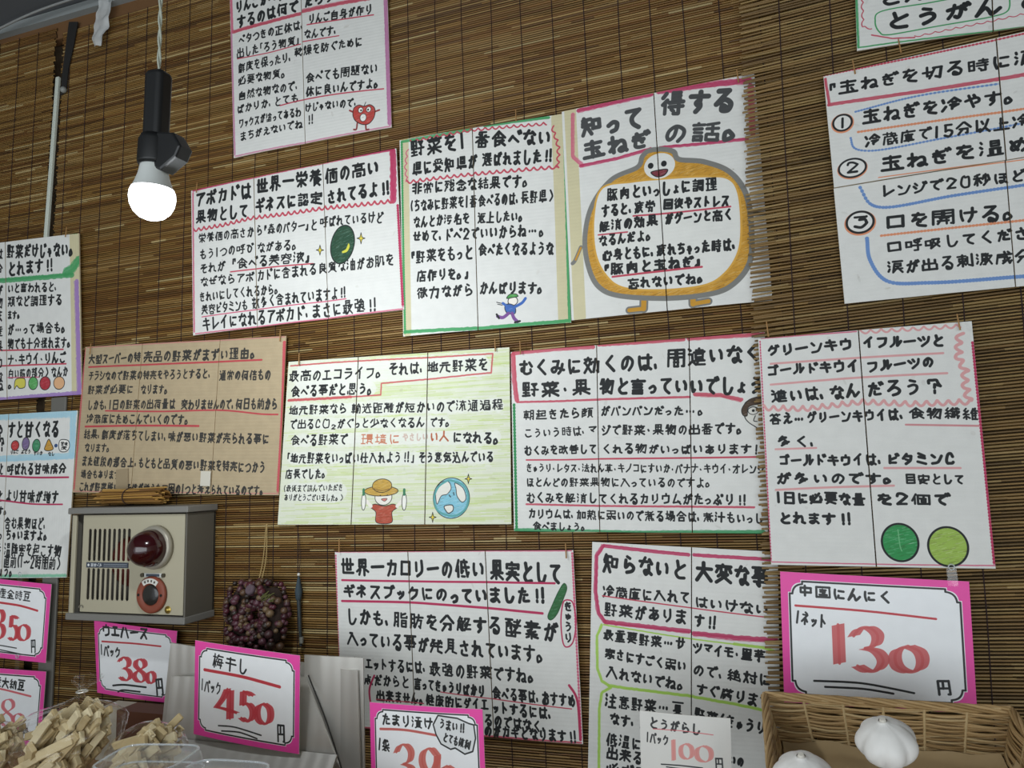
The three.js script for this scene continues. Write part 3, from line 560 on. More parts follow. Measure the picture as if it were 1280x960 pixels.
poster({ name: 'onion_poster', label: 'white cardboard poster with a big ochre onion outline and grey title', category: 'poster', corners: [[-0.2889, 2.2041], [0.0623, 2.2081], [0.0633, 1.7966], [-0.2866, 1.7955]], z: 0.008, size: [350.6, 410.1], folds: [0.498], pins: [[322.4, 2.1]] }, (g) => {
  g.line('#cfc7a2', 23.2, [16.3, 0.2, 16.3, 211.9, 15.9, 405.8]);
  g.line('#b8315a', 7.9, [32.2, 4.5, 120.2, 2.1, 171.9, 0.8], 'rough');
  g.line('#b8315a', 10.2, [183.3, -0.8, 265.1, 4.3, 342.3, 11.8], 'rough');
  g.line('#cf6480', 6.5, [20.9, 9, 16.9, 94.3, 35.9, 115.7], 'rough');
  g.line('#b8315a', 6.0, [30.9, 115.3, 99.7, 113.3, 163, 105.8], 'rough');
  g.line('#b8315a', 6.0, [179.8, 106.9, 257.9, 114.5, 330.4, 118.5], 'rough');
  g.line('#c2495c', 9.3, [343, 21.2, 339.7, 109.7], 'rough');
  g.text('知って', 32.5, 41.2, 155.5, 40, 42.6, 8.34, '#47494a');
  g.text('得する', 183.2, 25.5, 316.9, 43.4, 45.4, 8.80, '#47494a');
  g.text('玉ねぎ', 33.2, 87.9, 166.6, 84, 33.4, 7.41, '#47494a');
  g.text('の話。', 184.6, 79.9, 328.6, 101.8, 38.9, 7.41, '#47494a');
  g.line('#7b7b77', 7.4, [24.2, 273.4, 12.3, 296.8, 7.1, 302.1]);
  g.line('#c8922c', 3.7, [24.2, 274.4, 13.3, 295.9]);
  g.line('#55534a', 6.5, [327.3, 254.8, 349.3, 256.3]);
  g.line('#7b7b77', 15.7, [134.7, 386.8, 133.3, 402.4]);
  g.line('#7b7b77', 13.9, [133.3, 402.4, 107.7, 402.6]);
  g.line('#c8922c', 9.3, [134.7, 386.8, 133.3, 402.4]);
  g.line('#c8922c', 7.4, [133.3, 402.4, 107.7, 402.6]);
  g.line('#7b7b77', 15.7, [220.2, 388.1, 219.7, 403]);
  g.line('#7b7b77', 13.9, [219.7, 403, 245.8, 401.1]);
  g.line('#c8922c', 9.3, [220.2, 388.1, 219.7, 403]);
  g.line('#c8922c', 7.4, [219.7, 403, 245.8, 401.1]);
  g.fill('#cb9530', [159.5, 109.1, 147.2, 117.9, 136.7, 137, 87.9, 152.7, 49.2, 196.7, 33, 254.6, 36.2, 309.7, 53.5, 352.2, 90.5, 373.8, 168.6, 387.2, 240, 389.4, 284.3, 378.7, 317.6, 342.7, 325.9, 286.2, 322, 220.3, 298.2, 174.8, 255.8, 148.1, 212.2, 135.5, 203.1, 119.1, 181.4, 110.2], '#7d7d79', 9.3, true);
  g.fill('#e4e4df', [70.3, 165.8, 125.7, 163, 181.8, 166.5, 254, 174.9, 293.2, 184.9, 308.6, 213.5, 309.6, 274.6, 301.2, 319.9, 277.3, 353.9, 241.2, 371.9, 169.5, 372.1, 100.7, 360.5, 68.8, 333.4, 51, 286.9, 51.6, 217.2], '#d8a544', 3.7, true);
  g.oval('#e4e4df', 176.8, 141.5, 27.8, 24.1, null, 0.0);
  g.oval('#1d2022', 161.1, 138.3, 5.1, 5.6, null, 0.0);
  g.oval('#1d2022', 184.9, 138.5, 5.1, 5.6, null, 0.0);
  g.fill('#7c2f3a', [161.8, 150.3, 189.7, 150.2, 184.5, 160.1, 170.5, 160.7], '#1d2022', 1.9, true);
  g.text('豚肉といっしょに調理', 76.9, 179.5, 276, 191.1, 25.0, 4.17);
  g.text('すると、疲労', 65.6, 210.3, 166, 213.9, 22.2, 4.17);
  g.text('回復やストレス', 178.9, 215, 293.9, 225.3, 20.4, 4.17);
  g.line('#c2495c', 3.2, [124.5, 228.2, 209.8, 233.8, 294, 236.6]);
  g.text('解消の効果', 59.2, 239.3, 169, 242.2, 22.2, 4.17);
  g.text('がグーンと高く', 179.6, 242.3, 297.3, 251.3, 20.4, 4.17);
  g.line('#c2495c', 2.8, [58.4, 254.7, 112, 256.8]);
  g.text('なるんだよ。', 57.8, 266.5, 158.2, 268.2, 20.4, 3.71);
  g.text('心身ともに、疲れちゃった時は、', 63.6, 294.5, 301.4, 305.1, 22.2, 4.17);
  g.text('『豚肉と玉ねぎ』', 62.3, 321.4, 240.5, 327.4, 22.2, 4.63);
  g.line('#c2495c', 3.7, [80.6, 337.3, 171.6, 337.3, 238.9, 338.5]);
  g.text('忘れないでね。', 105.8, 353.4, 245.1, 358.4, 20.4, 4.17);
});
poster({ name: 'winter_melon_poster', label: 'white cardboard poster with green edge and giant black hiragana', category: 'poster', corners: [[0.2341, 2.3859], [0.6019, 2.3583], [0.5861, 2.1782], [0.2241, 2.1997]], z: 0.034, size: [365.7, 183.6], folds: [0.538] }, (g) => {
  g.line('#3f9a5c', 3.5, [2, 20.1, 1.5, 93.6, 2.1, 178.2], 'rough');
  g.line('#3f9a5c', 2.7, [3.3, 178.4, 109.4, 181.3, 239.8, 184.1, 361.4, 183.3], 'rough');
  g.line('#c2495c', 1.7, [9.5, 70.6, 10.3, 119.3, 9.6, 143.4, 23, 149.2], 'wavy');
  g.line('#c2495c', 2.5, [22.6, 160.4, 53.2, 172.1, 85.6, 176.2], 'rough');
  g.line('#c2495c', 1.5, [85.6, 175, 168.5, 168.3, 240.3, 162.2, 351.7, 156.8], 'wavy');
  g.line('#3f9a5c', 2.1, [103.2, 120.7, 38.2, 122.2, 28.5, 138.1, 34.1, 157, 49.4, 164.8, 117.9, 162.7, 187.8, 159.5, 216.3, 154, 220.2, 132.7, 217.3, 118.2, 103.2, 120.7]);
  g.text('とうがん', 40.8, 141.9, 211.9, 142.4, 29.0, 5.81);
  g.text('とんでいる', 31.6, 101.8, 227.2, 96.8, 27.1, 5.42);
  g.text('の', 233.4, 144.4, 262.9, 142.8, 23.2, 5.04);
});
poster({ name: 'onion_cutting_poster', label: 'white cardboard poster with three circled numbers and blue curves', category: 'poster', corners: [[0.1692, 2.1640], [0.5850, 2.1804], [0.5627, 1.7762], [0.1710, 1.7742]], z: 0.034, size: [403.9, 397.3], folds: [0.604], cross: 0.501, pins: [[45.6, -2.8], [113.3, -22.2]] }, (g) => {
  g.line('#c2495c', 5.8, [3.7, 53, 141.8, 63.4, 278.4, 69.4, 393.8, 73], 'rough');
  g.line('#c2495c', 4.5, [2.5, 5.4, 4.7, 53.3], 'rough');
  g.line('#c2495c', 3.1, [1.1, -0.9, 146.1, 2.7, 401.8, 2.5], 'dash');
  g.text('『玉ねぎを切る時に涙が出る', 1, 25.2, 387.2, 48.3, 23.2, 4.01);
  g.oval('#efe2d8', 21.4, 90.5, 14.7, 14.7, '#e0906a', 4.5);
  g.oval('#e6e5e1', 21.4, 89.3, 13.8, 13.8, '#1d2022', 3.1);
  g.text('1', 15.6, 88.6, 28.7, 89.8, 19.6, 3.56);
  g.text('玉ねぎを冷やす。', 48.3, 86.8, 268.8, 100, 24.0, 4.23);
  g.line('#e0906a', 3.6, [43.1, 110.9, 274.9, 123.6], 'dash');
  g.line('#6c90c8', 3.1, [31.3, 118.7, 34.8, 136.6, 55.7, 146.6, 167.7, 147.6, 273.5, 145.8], 'dash');
  g.line('#6c90c8', 3.1, [42, 74.9, 127.5, 69.5, 243.6, 75.4], 'dash');
  g.text('冷蔵庫で15分以上冷やす。', 49.8, 129.5, 340.7, 146.3, 21.4, 3.56);
  g.oval('#efe2d8', 29.5, 172.1, 20.5, 16.0, '#e0906a', 4.0);
  g.oval('#e6e5e1', 29.6, 170.9, 20.0, 15.6, '#1d2022', 3.1);
  g.text('2', 19.9, 169.6, 39.4, 170.6, 20.5, 3.56);
  g.text('玉ねぎを温める。', 67.9, 174.4, 338.6, 180, 25.8, 4.45);
  g.line('#e0906a', 1.8, [66.3, 194.9, 269.8, 201.9]);
  g.text('レンジで20秒ほど温める', 67, 217.3, 343.7, 229.9, 19.6, 3.56);
  g.line('#6c90c8', 4.5, [39.1, 204.4, 51.2, 234.6, 69.6, 244.4, 169.9, 242.3, 267.1, 241.8], 'dash');
  g.oval('#efe2d8', 34.2, 265.2, 21.4, 18.7, '#e0906a', 4.5);
  g.oval('#e6e5e1', 34.3, 263.6, 20.0, 17.8, '#1d2022', 3.6);
  g.text('3', 22.7, 262.3, 47.4, 264, 23.2, 4.01);
  g.text('口を開ける。', 67.6, 270.5, 259.2, 281.5, 25.8, 4.45);
  g.line('#e0906a', 3.6, [63.5, 291.3, 263.4, 296.5], 'dash');
  g.text('口呼吸してください。', 66.6, 312.5, 313.1, 318, 19.6, 3.56);
  g.text('涙が出る刺激成分を', 66.3, 346.2, 293.9, 352.2, 20.5, 3.56);
  g.line('#6c90c8', 5.3, [42.2, 292.5, 43.6, 328.5, 64.6, 366.5, 127.5, 377.7, 257.4, 382.7], 'dash');
});
poster({ name: 'banana_list_poster', label: 'white cardboard poster with purple edge and small fruit drawings above the blue-framed one', category: 'poster', corners: [[-2.0319, 2.1464], [-1.4931, 2.1250], [-1.4615, 1.7309], [-1.9868, 1.7366]], z: 0.01, size: [532.3, 403.9], folds: [0.553], pins: [[498.0, -4.4]], flute: 'v' }, (g) => {
  g.line('#cfc7a2', 30.0, [518.4, 3.6, 518.8, 209.2, 517.5, 400.8]);
  g.line('#3f9a5c', 7.8, [298.1, -5.8, 413, -5.8, 526.3, -3.1], 'rough');
  g.line('#3f9a5c', 13.0, [136.1, 99.3, 270.2, 100.1, 398.4, 103.8, 510.2, 105.6], 'rough');
  g.line('#3f9a5c', 19.5, [488, 97.2, 512.4, 87.1, 530.8, 66.7], 'rough');
  g.line('#9a76bd', 13.0, [523, 122.3, 524.7, 267, 525.3, 398.8], 'rough');
  g.line('#9a76bd', 11.7, [132.3, 402.8, 265.4, 403.5, 526.4, 399.8], 'rough');
  g.text('野菜だけじゃない。', 297.6, 26.2, 520.6, 39.6, 35.2, 5.54);
  g.text('とれます‼', 300.1, 71.9, 456.1, 73.7, 35.2, 5.86);
  g.text('いと言われると、', 299.2, 122, 467.2, 131.3, 24.8, 3.91);
  g.text('類など調理する', 298.7, 156.8, 478.7, 164.5, 27.4, 4.24);
  g.text('ます。', 298.1, 191.4, 344.3, 192.8, 22.2, 3.91);
  g.text('が…って場合も。', 297.5, 228.3, 492.3, 235.1, 27.4, 4.24);
  g.text('物でも十分採れます。', 296.8, 264.9, 506.5, 274.4, 27.4, 4.24);
  g.line('#c2495c', 3.9, [201.4, 277.4, 296.6, 280.9, 477.9, 290.1]);
  g.text('ナ・キウイ・りんご', 296.1, 306.1, 487.7, 309.3, 27.4, 4.24);
  g.line('#c2495c', 3.9, [200.8, 318, 295.9, 319.7, 486.2, 326.2]);
  g.text('白い筋の部分)なんか', 297.5, 340, 493, 345.5, 24.8, 3.58);
  g.line('#cf6480', 2.6, [297.3, 349.6, 399.8, 354.4]);
  g.text('。', 298.3, 368.8, 316.3, 368.8, 19.5, 3.91);
  g.text('果物は', 208.3, 27.3, 287, 31.9, 27.4, 4.24);
  g.text('も十分', 207.8, 65.5, 286.4, 69.7, 27.4, 4.24);
  g.text('すが', 233.6, 125.8, 285.5, 127.4, 27.4, 4.24);
  g.text('答物', 233.1, 156.8, 285, 158.2, 27.4, 4.24);
  g.text('しま', 232.6, 191.6, 284.4, 192.9, 27.4, 4.24);
  g.text('国産', 232, 228.2, 283.8, 229.3, 27.4, 4.24);
  g.text('成果', 231.4, 267.5, 283.2, 268.4, 27.4, 4.24);
  g.text('バナウ', 204.3, 308, 282.5, 310.2, 27.4, 4.24);
  g.text('部分な', 203.7, 344.9, 281.9, 346.8, 27.4, 4.24);
  g.text('ね', 256.1, 369, 281.5, 367.9, 27.4, 4.24);
  g.fill('#d8cf5a', [324.2, 355.9, 352.8, 355.5, 354.3, 375.6, 336.5, 378.5, 327.1, 371.8, 318.7, 379.5], '#1d2022', 2.0, true);
  g.oval('#5fae62', 381.5, 368.5, 15.0, 15.6, '#1d2022', 2.0);
  g.oval('#b5323f', 419.9, 370.6, 16.9, 16.3, '#1d2022', 2.0);
  g.oval('#e3b184', 464, 372.1, 16.9, 15.6, '#1d2022', 2.0);
});
poster({ name: 'sweetness_poster', label: 'white cardboard poster with a light blue frame around drawn fruits', category: 'poster', corners: [[-1.9777, 1.7012], [-1.4734, 1.6942], [-1.4843, 1.3136], [-1.9479, 1.3043]], z: 0.009, size: [484.0, 389.4], folds: [0.572], flute: 'v' }, (g) => {
  g.line('#a5cfe0', 16.4, [118.5, 5.7, 274.9, 4.5, 475.5, 6.5], 'rough');
  g.line('#a5cfe0', 16.4, [472.3, 8.7, 475.5, 61.5, 475.8, 107], 'rough');
  g.line('#a5cfe0', 15.1, [122.4, 105.2, 280.9, 107.2, 479.8, 107.1], 'rough');
  g.line('#7fc0a0', 7.6, [134.3, 384.6, 480.6, 384.6], 'rough');
  g.text('すと甘くなる', 275.7, 39.2, 435.4, 40.7, 39.1, 5.67);
  g.text('冷や', 215.1, 39.2, 262.2, 39.6, 31.5, 5.04);
  g.text('?', 249.9, 72.8, 267.8, 72.5, 34.7, 4.41);
  g.oval('#c23a3c', 301.7, 77.3, 12.6, 12.0, '#1d2022', 1.9);
  g.oval('#7d6a96', 335.4, 73.9, 11.3, 15.1, '#1d2022', 1.9);
  g.oval('#3f8f62', 368.6, 79.6, 12.0, 15.1, '#1d2022', 1.9);
  g.fill('#c9973c', [405.4, 65.7, 414.4, 77.5, 420, 89.2, 407.4, 93.3, 394.2, 89.7, 398, 77], '#1d2022', 1.9, true);
  g.fill('#eeece6', [438.3, 70.1, 450.8, 67.9, 463.8, 72.4, 467.2, 86.2, 458.8, 96.4, 442.6, 95.9, 436, 85.1], '#1d2022', 1.9, true);
  g.text('甘味', 441.2, 77.6, 462, 78.3, 9.5, 1.89);
  g.text('度', 443.7, 87.7, 459.3, 88.2, 9.5, 1.89);
  g.oval('#35507c', 427.6, 81.7, 5.0, 4.4, null, 0.0);
  g.text('りんご', 287.4, 92.6, 314.2, 92.6, 9.5, 1.89);
  g.text('ぶどう', 321.6, 93.7, 352.9, 92.9, 9.5, 1.89);
  g.text('すいか', 361.6, 98.2, 389.5, 97.8, 9.5, 1.89);
  g.text('なし', 405, 100.6, 425.5, 100.8, 9.5, 1.89);
  g.text('呼ばれる甘味成分', 278.1, 133.9, 463.3, 136.4, 26.5, 4.41);
  g.text('分と', 238.8, 132.8, 267.5, 132.7, 25.2, 3.78);
  g.line('#b8315a', 4.4, [156.6, 145.9, 252.2, 148.9, 363.2, 155.5, 469.7, 157.8]);
  g.text('より甘味が増す', 277.6, 197.2, 445.5, 204.5, 29.0, 4.41);
  g.text('すと', 239.2, 196.3, 269.4, 197, 25.2, 3.78);
  g.line('#b8315a', 3.8, [159.1, 201.5, 255.6, 206.7, 367.6, 218.1, 457.4, 220.8]);
  g.text('です。', 234.7, 231, 289.8, 232.9, 20.2, 3.78);
  g.text('含む果物ほど、', 277.7, 260.8, 416.5, 265.7, 27.7, 3.78);
  g.text('多く', 239.6, 261.1, 266.3, 260.6, 25.2, 3.78);
  g.text('ちゃいますよ。', 283.2, 287.9, 423.5, 292.5, 23.9, 4.41);
  g.text('なっ', 241.1, 287.4, 274.3, 287.8, 25.2, 3.78);
  g.text('温障害を起こす物', 280.2, 322, 464.9, 329.2, 29.0, 4.10);
  g.text('低', 243, 318.9, 269.9, 320.1, 25.2, 3.78);
  g.text('直前(1~2時間前)', 282, 349.7, 471, 357.4, 30.2, 4.10);
  g.text('べる', 231.7, 348.4, 271.8, 349.6, 25.2, 3.78);
  g.text('しょう。', 246.1, 372.6, 317.9, 374, 25.2, 4.10);
});
poster({ name: 'kraft_cardboard_poster', label: 'bare brown cardboard poster with red underlining above the alarm box', category: 'poster', corners: [[-1.4570, 1.8429], [-0.9024, 1.8201], [-0.9173, 1.4878], [-1.4775, 1.5048]], z: 0.01, size: [557.7, 335.7], style: 'kraft', folds: [0.31, 0.693], pins: [[22.2, 6.5], [545.3, -0.6]] }, (g) => {
  g.line('#bf5f60', 5.0, [-0.6, 4.3, 3.3, 169.2, 4.9, 330.6], 'dash');
  g.line('#bf5058', 6.5, [553.9, 13.7, 557.1, 170.4, 555.6, 329.2], 'dash');
  g.line('#c08078', 2.5, [5.8, 1.5, 259, 1.4, 554.6, 1.8], 'rough');
  g.line('#c08078', 2.5, [6.3, 332.7, 554.9, 332.3], 'rough');
  g.text('大型スーパーの特', 13.6, 29.5, 171.5, 30.4, 23.1, 3.77, '#34322f');
  g.text('売品の野菜がまずい理由。', 178.4, 30.6, 488.4, 32.8, 25.1, 4.02, '#34322f');
  g.line('#b8444a', 4.0, [16.9, 47.6, 211.6, 48.6, 499.7, 49.1]);
  g.text('チラシなので野菜の特売をやろうとすると、', 18.2, 68.7, 371.3, 74.7, 21.1, 3.27, '#34322f');
  g.text('通常の何倍もの', 389.1, 79.3, 525.7, 82.2, 22.6, 3.52, '#34322f');
  g.text('野菜が必要に', 19.3, 101.2, 157.5, 102.8, 21.1, 3.27, '#34322f');
  g.text('なります。', 177.7, 104.1, 259.6, 105.9, 21.1, 3.27, '#34322f');
  g.text('しかも、1日の野菜の出荷量は', 23.3, 136.1, 279.7, 138.3, 22.1, 3.27, '#34322f');
  g.text('変わりませんので、何日も前から', 294, 140.7, 545.3, 144.6, 23.1, 3.52, '#34322f');
  g.line('#b8444a', 3.5, [81, 150.4, 242.1, 155.1, 395.7, 155.2, 504.5, 165.6, 546.5, 167.2]);
  g.text('冷蔵庫にためこんでいくのです。', 24.2, 167.5, 322.6, 174.4, 22.1, 3.42, '#34322f');
  g.line('#b8444a', 4.5, [23, 185.6, 183.1, 185.7, 344.9, 188.7]);
  g.text('結果、鮮度が落ちてしまい、味が悪い野菜が売られる事に', 20, 202.4, 529.2, 219.2, 22.6, 3.52, '#34322f');
  g.text('なります。', 26.4, 233.5, 107.5, 235.6, 19.1, 3.02, '#34322f');
  g.text('また値段の都合上、もともと品質の悪い野菜を特売につかう', 21.7, 263.2, 523.6, 278.8, 22.6, 3.52, '#34322f');
  g.text('場合もあります。', 21.4, 293.6, 150.8, 295.2, 19.1, 3.02, '#34322f');
  g.text('これが野菜嫌いの子供が増えた原因の1つと考えられているのです。', 20.4, 322.2, 524.7, 326.5, 20.1, 3.27, '#34322f');
});
poster({ name: 'eco_life_poster', label: 'pale green crayoned cardboard poster with a straw-hatted farmer and a globe', category: 'poster', corners: [[-0.8986, 1.7650], [-0.4086, 1.7548], [-0.4151, 1.4256], [-0.9219, 1.4279]], z: 0.008, size: [498.5, 333.6], style: 'crayon', folds: [0.341, 0.654], pins: [[29.7, -2.6], [470.7, -4.9]] }, (g) => {
  g.line('#e6e8e0', 41.3, [31, 30.9, 441.9, 32.5], 'rough');
  g.line('#e6e8e0', 32.6, [28.3, 60.7, 199, 64.5], 'rough');
  g.line('#e6e8e0', 25.2, [23.8, 101.9, 475.6, 109.7], 'rough');
  g.line('#e6e8e0', 22.6, [25.5, 129.9, 368.1, 138.2], 'rough');
  g.line('#e6e8e0', 25.2, [31.8, 162.9, 469.2, 170.5], 'rough');
  g.line('#e6e8e0', 25.2, [24.9, 199.4, 455.1, 208], 'rough');
  g.line('#e6e8e0', 21.8, [23.1, 231.9, 100.9, 232.5], 'rough');
  g.line('#e6e8e0', 37.0, [29.4, 268.3, 140.8, 269.8], 'rough');
  g.line('#c65a5c', 3.5, [5.7, 8.7, 153.4, 7.6, 334.5, 9.8, 464.9, 10.4, 461.4, 47.2, 335.3, 52.4, 225.7, 56.1, 224.8, 79.4, 110.4, 80.8, 6.4, 80.5], 'rough');
  g.line('#c65a5c', 6.1, [6.4, 80.5, 110.4, 80.8, 157.2, 80], 'rough');
  g.text('最高のエコライフ。', 1.9, 30.3, 231.7, 34.2, 23.5, 3.48);
  g.text('それは、地元野菜を', 238.7, 28.2, 456.6, 30.6, 24.4, 3.48);
  g.text('食べる事だと思う。', 9.9, 62.3, 210.7, 65.5, 23.5, 3.70);
  g.text('地元野菜なら', 8.2, 102.1, 150, 102.8, 19.6, 3.05);
  g.text('輸送距離が短かいので流通過程', 157.5, 103.9, 486.4, 109.8, 20.9, 3.05);
  g.text('で出るCO', 12.8, 130.3, 113.4, 132.2, 19.1, 2.83);
  g.text('2', 114.8, 139.1, 125.5, 139.5, 9.6, 2.18);
  g.text('がぐっと少なくなるん', 127.5, 132.7, 323.2, 137.3, 19.1, 2.83);
  g.text('です。', 332.6, 137.7, 380.3, 139.4, 18.3, 2.83);
  g.text('食べる野菜で', 17.8, 163.3, 155.5, 164.2, 21.8, 3.05);
  g.text('環境に', 182, 165.8, 271.7, 167, 20.9, 2.61, '#c57a5c');
  g.text('やさしい', 275.1, 165.5, 331, 164.9, 14.8, 2.61, '#cfb9ac');
  g.text('い人', 333.1, 165, 376, 166.4, 21.8, 3.05, '#b3603f');
  g.text('になれる。', 381.4, 167.3, 481.9, 173.6, 21.8, 3.48);
  g.text('「地元野菜をいっぱい仕入れよう‼」', 10, 199.9, 305.4, 204.3, 21.8, 3.05);
  g.text('そう意気込んでいる', 309.7, 205.2, 466.6, 208.3, 20.0, 3.05);
  g.text('店長でした。', 10.1, 232, 111.5, 232.7, 19.6, 3.05);
  g.text('(最後まで読んでいただき', 7.6, 261.2, 149.2, 260.8, 13.9, 1.74);
  g.text('ありがとうございました。)', 10.9, 279, 154.7, 281, 13.1, 1.74);
  g.fill('#b4513c', [220.8, 294.2, 240.5, 298.2, 259.7, 294.5, 269.3, 300.4, 258, 309.9, 257.4, 329.9, 225.7, 329.8, 223.1, 309.7, 211.4, 299.9], '#1d2022', 1.3, true);
  g.line('#efeae0', 7.0, [212.2, 298, 199.4, 286.2]);
  g.line('#efeae0', 7.0, [268.4, 298.5, 280.8, 286.2]);
  g.oval('#efeae0', 238.5, 280.7, 18.3, 15.7, '#1d2022', 1.3);
  g.oval('#c8a14a', 232.9, 269, 36.6, 9.6, '#1d2022', 1.3);
  g.oval('#c8a14a', 234.7, 258.5, 20.9, 13.1, '#1d2022', 1.3);
  g.line('#8a6a3a', 1.7, [214.3, 263.7, 235, 267.9, 255.3, 264.3]);
  g.line('#1d2022', 1.3, [228.9, 278.7, 232.3, 277.2]);
  g.line('#1d2022', 1.3, [244.1, 278.1, 247.5, 276.6]);
  g.fill('#d98a80', [234.3, 284.6, 246.4, 283.6, 241.4, 288.9], '#1d2022', 0.9, true);
  g.oval('#f2f0e8', 195.6, 289.2, 4.8, 16.5, '#1d2022', 1.3);
  g.line('#3f7f5c', 5.2, [195, 275.2, 194.6, 265.8]);
  g.oval('#f2f0e8', 283, 290.1, 4.8, 16.5, '#1d2022', 1.3);
  g.line('#3f7f5c', 5.2, [282.6, 276.2, 282.4, 267]);
  g.oval('#86c4d8', 380.5, 284.3, 37.4, 38.3, '#1d2022', 1.3);
  g.fill('#e8e6dc', [357.6, 255.4, 374, 253, 380.3, 265.3, 372.2, 276.6, 360, 280.2, 351.2, 295.4, 348.3, 272.5], '#1d2022', 1.3, true);
  g.fill('#e8e6dc', [388.3, 255.9, 404.6, 265.7, 410.7, 284.6, 402.7, 292.1, 392.6, 280.6, 390.5, 267.4], '#1d2022', 1.3, true);
  g.fill('#e8e6dc', [366.4, 300, 382.6, 297.5, 384.7, 307, 374.7, 312.6], '#1d2022', 1.7, true);
  g.line('#5fa5a5', 3.9, [380.1, 250.9, 404.6, 260, 415.1, 280.9, 410.8, 303.4, 392.9, 316.4, 372.7, 316.3, 352.2, 306.8, 345.2, 283.9, 353.6, 263, 371.9, 251.5, 380.1, 250.9]);
  g.fill('#e6d24a', [415.4, 239.4, 417.1, 246.9, 422.2, 248.6, 417.1, 250.1, 415.4, 257.5, 413.7, 250, 408.5, 248.3, 413.7, 246.8], '#1d2022', 1.3, false);
  g.fill('#e6d24a', [342.4, 310.8, 344.3, 318.6, 349.9, 320.4, 344.4, 322, 342.7, 329.9, 340.7, 322, 335.1, 320.3, 340.6, 318.6], '#1d2022', 1.3, false);
  g.line('#1d2022', 1.7, [376.3, 278.5, 379.6, 282.4]);
  g.line('#1d2022', 1.7, [385.2, 273.7, 386.5, 278.7]);
});
poster({ name: 'swelling_poster', label: 'white three-panel cardboard poster with red title frame and half-hidden brown-haired face', category: 'poster', corners: [[-0.4065, 1.7457], [0.0473, 1.7431], [0.0288, 1.4071], [-0.4109, 1.4127]], z: 0.008, size: [446.8, 334.8], folds: [0.363, 0.724], pins: [[20.0, -5.5]] }, (g) => {
  g.line('#c2495c', 6.5, [3.8, 2.8, 78.1, 1.1, 156.6, 2.4], 'rough');
  g.line('#c2495c', 6.5, [166.5, 0, 243.8, 1.5, 314.6, 1.8], 'rough');
  g.line('#c2495c', 6.5, [321.9, 0.9, 444, 3.5], 'rough');
  g.line('#c2495c', 8.4, [4.6, 4.5, 6.2, 53.7, 10.6, 93], 'rough');
  g.line('#c2495c', 3.8, [10.5, 95.9, 88.6, 98.4, 164.8, 99.2, 323.2, 103.1], 'rough');
  g.line('#c2495c', 6.8, [331.3, 99, 374.3, 102.8, 407.7, 112.8], 'rough');
  g.line('#2f8a52', 4.9, [4.5, 100.9, 4.8, 216.7, 5.2, 332], 'dash');
  g.line('#2f8a52', 6.5, [3, 332.8, 222.8, 335.5, 440.6, 332.7], 'rough');
  g.line('#9cb8a0', 2.3, [116.8, 334.9, 222.8, 336.9], 'rough');
  g.text('むくみに効くのは、', 14.2, 32.3, 280, 38.1, 29.7, 5.13);
  g.text('間違いなく', 283.8, 33.4, 441.8, 34.1, 31.9, 5.13);
  g.text('野菜・果', 17.7, 73.7, 152.2, 76, 28.1, 4.94);
  g.text('物と言っていいでしょう', 164.4, 76.3, 444.4, 89.1, 29.7, 5.13);
  g.text('朝起きたら顔', 21, 120.9, 155.3, 122.4, 19.0, 3.04);
  g.text('がパンパンだった…。', 166.4, 119.7, 350.7, 128.5, 17.1, 3.04);
  g.text('こういう時は、マ', 22.5, 155.5, 160.7, 153.9, 17.1, 2.66);
  g.text('ジで野菜・果物の出番です。', 167.8, 155, 413.2, 161.4, 18.3, 3.04);
  g.text('むくみを改善して', 21.9, 187.7, 160.1, 188.2, 17.1, 3.04);
  g.text('くれる物がいっぱいあります!', 167.2, 188, 435.9, 196.9, 17.1, 3.04);
  g.line('#c2495c', 2.7, [26.6, 204.7, 98.9, 206.1, 162.9, 206.1]);
  g.line('#c2495c', 3.0, [164.9, 206.1, 300.2, 208, 439.1, 209.6]);
  g.text('きゅうり・レタス・法れん草・キノコにすいか・バナナ・キウイ・オレンジ', 25.5, 219.1, 444, 229.4, 15.2, 2.28);
  g.text('ほとんどの野菜果物に入っているのですよ。', 25, 245.4, 359.5, 250.7, 16.0, 2.47);
  g.text('むくみを解消してくれるカリウムがたっぷり‼', 24.5, 273.6, 416.6, 279.4, 18.3, 3.04);
  g.line('#c2495c', 3.4, [25.1, 285.4, 165.4, 289, 425.7, 291.9], 'rough');
  g.text('カリウムは、加熱に弱いので煮る場合は、煮汁もいっし', 28.1, 302.4, 441, 309.9, 17.1, 2.85);
  g.text('食べましょう。', 36.1, 324.7, 139.8, 325.6, 15.2, 2.66);
  g.fill('#dcdad2', [416.3, 116.2, 442.3, 113.8, 443.3, 162.9, 426.1, 156.8, 414.1, 145.4, 411.9, 130.6], '#1d2022', 1.5, true);
  g.fill('#4b3a2c', [438.9, 109.3, 419.9, 113.4, 408.5, 127.5, 409.7, 138.6, 416.7, 140, 419.7, 125.5, 442.2, 119.3], '#1d2022', 1.1, true);
  g.oval('#dcdad2', 426.5, 132, 8.4, 6.5, '#1d2022', 1.1);
  g.line('#1d2022', 1.5, [419.6, 128.1, 426.6, 125.5, 433.5, 128.7]);
  g.oval('#1d2022', 426.5, 132, 2.3, 2.3, null, 0.0);
  g.line('#1d2022', 1.5, [429.8, 140.6, 426.9, 148.8, 432.5, 150.5]);
});
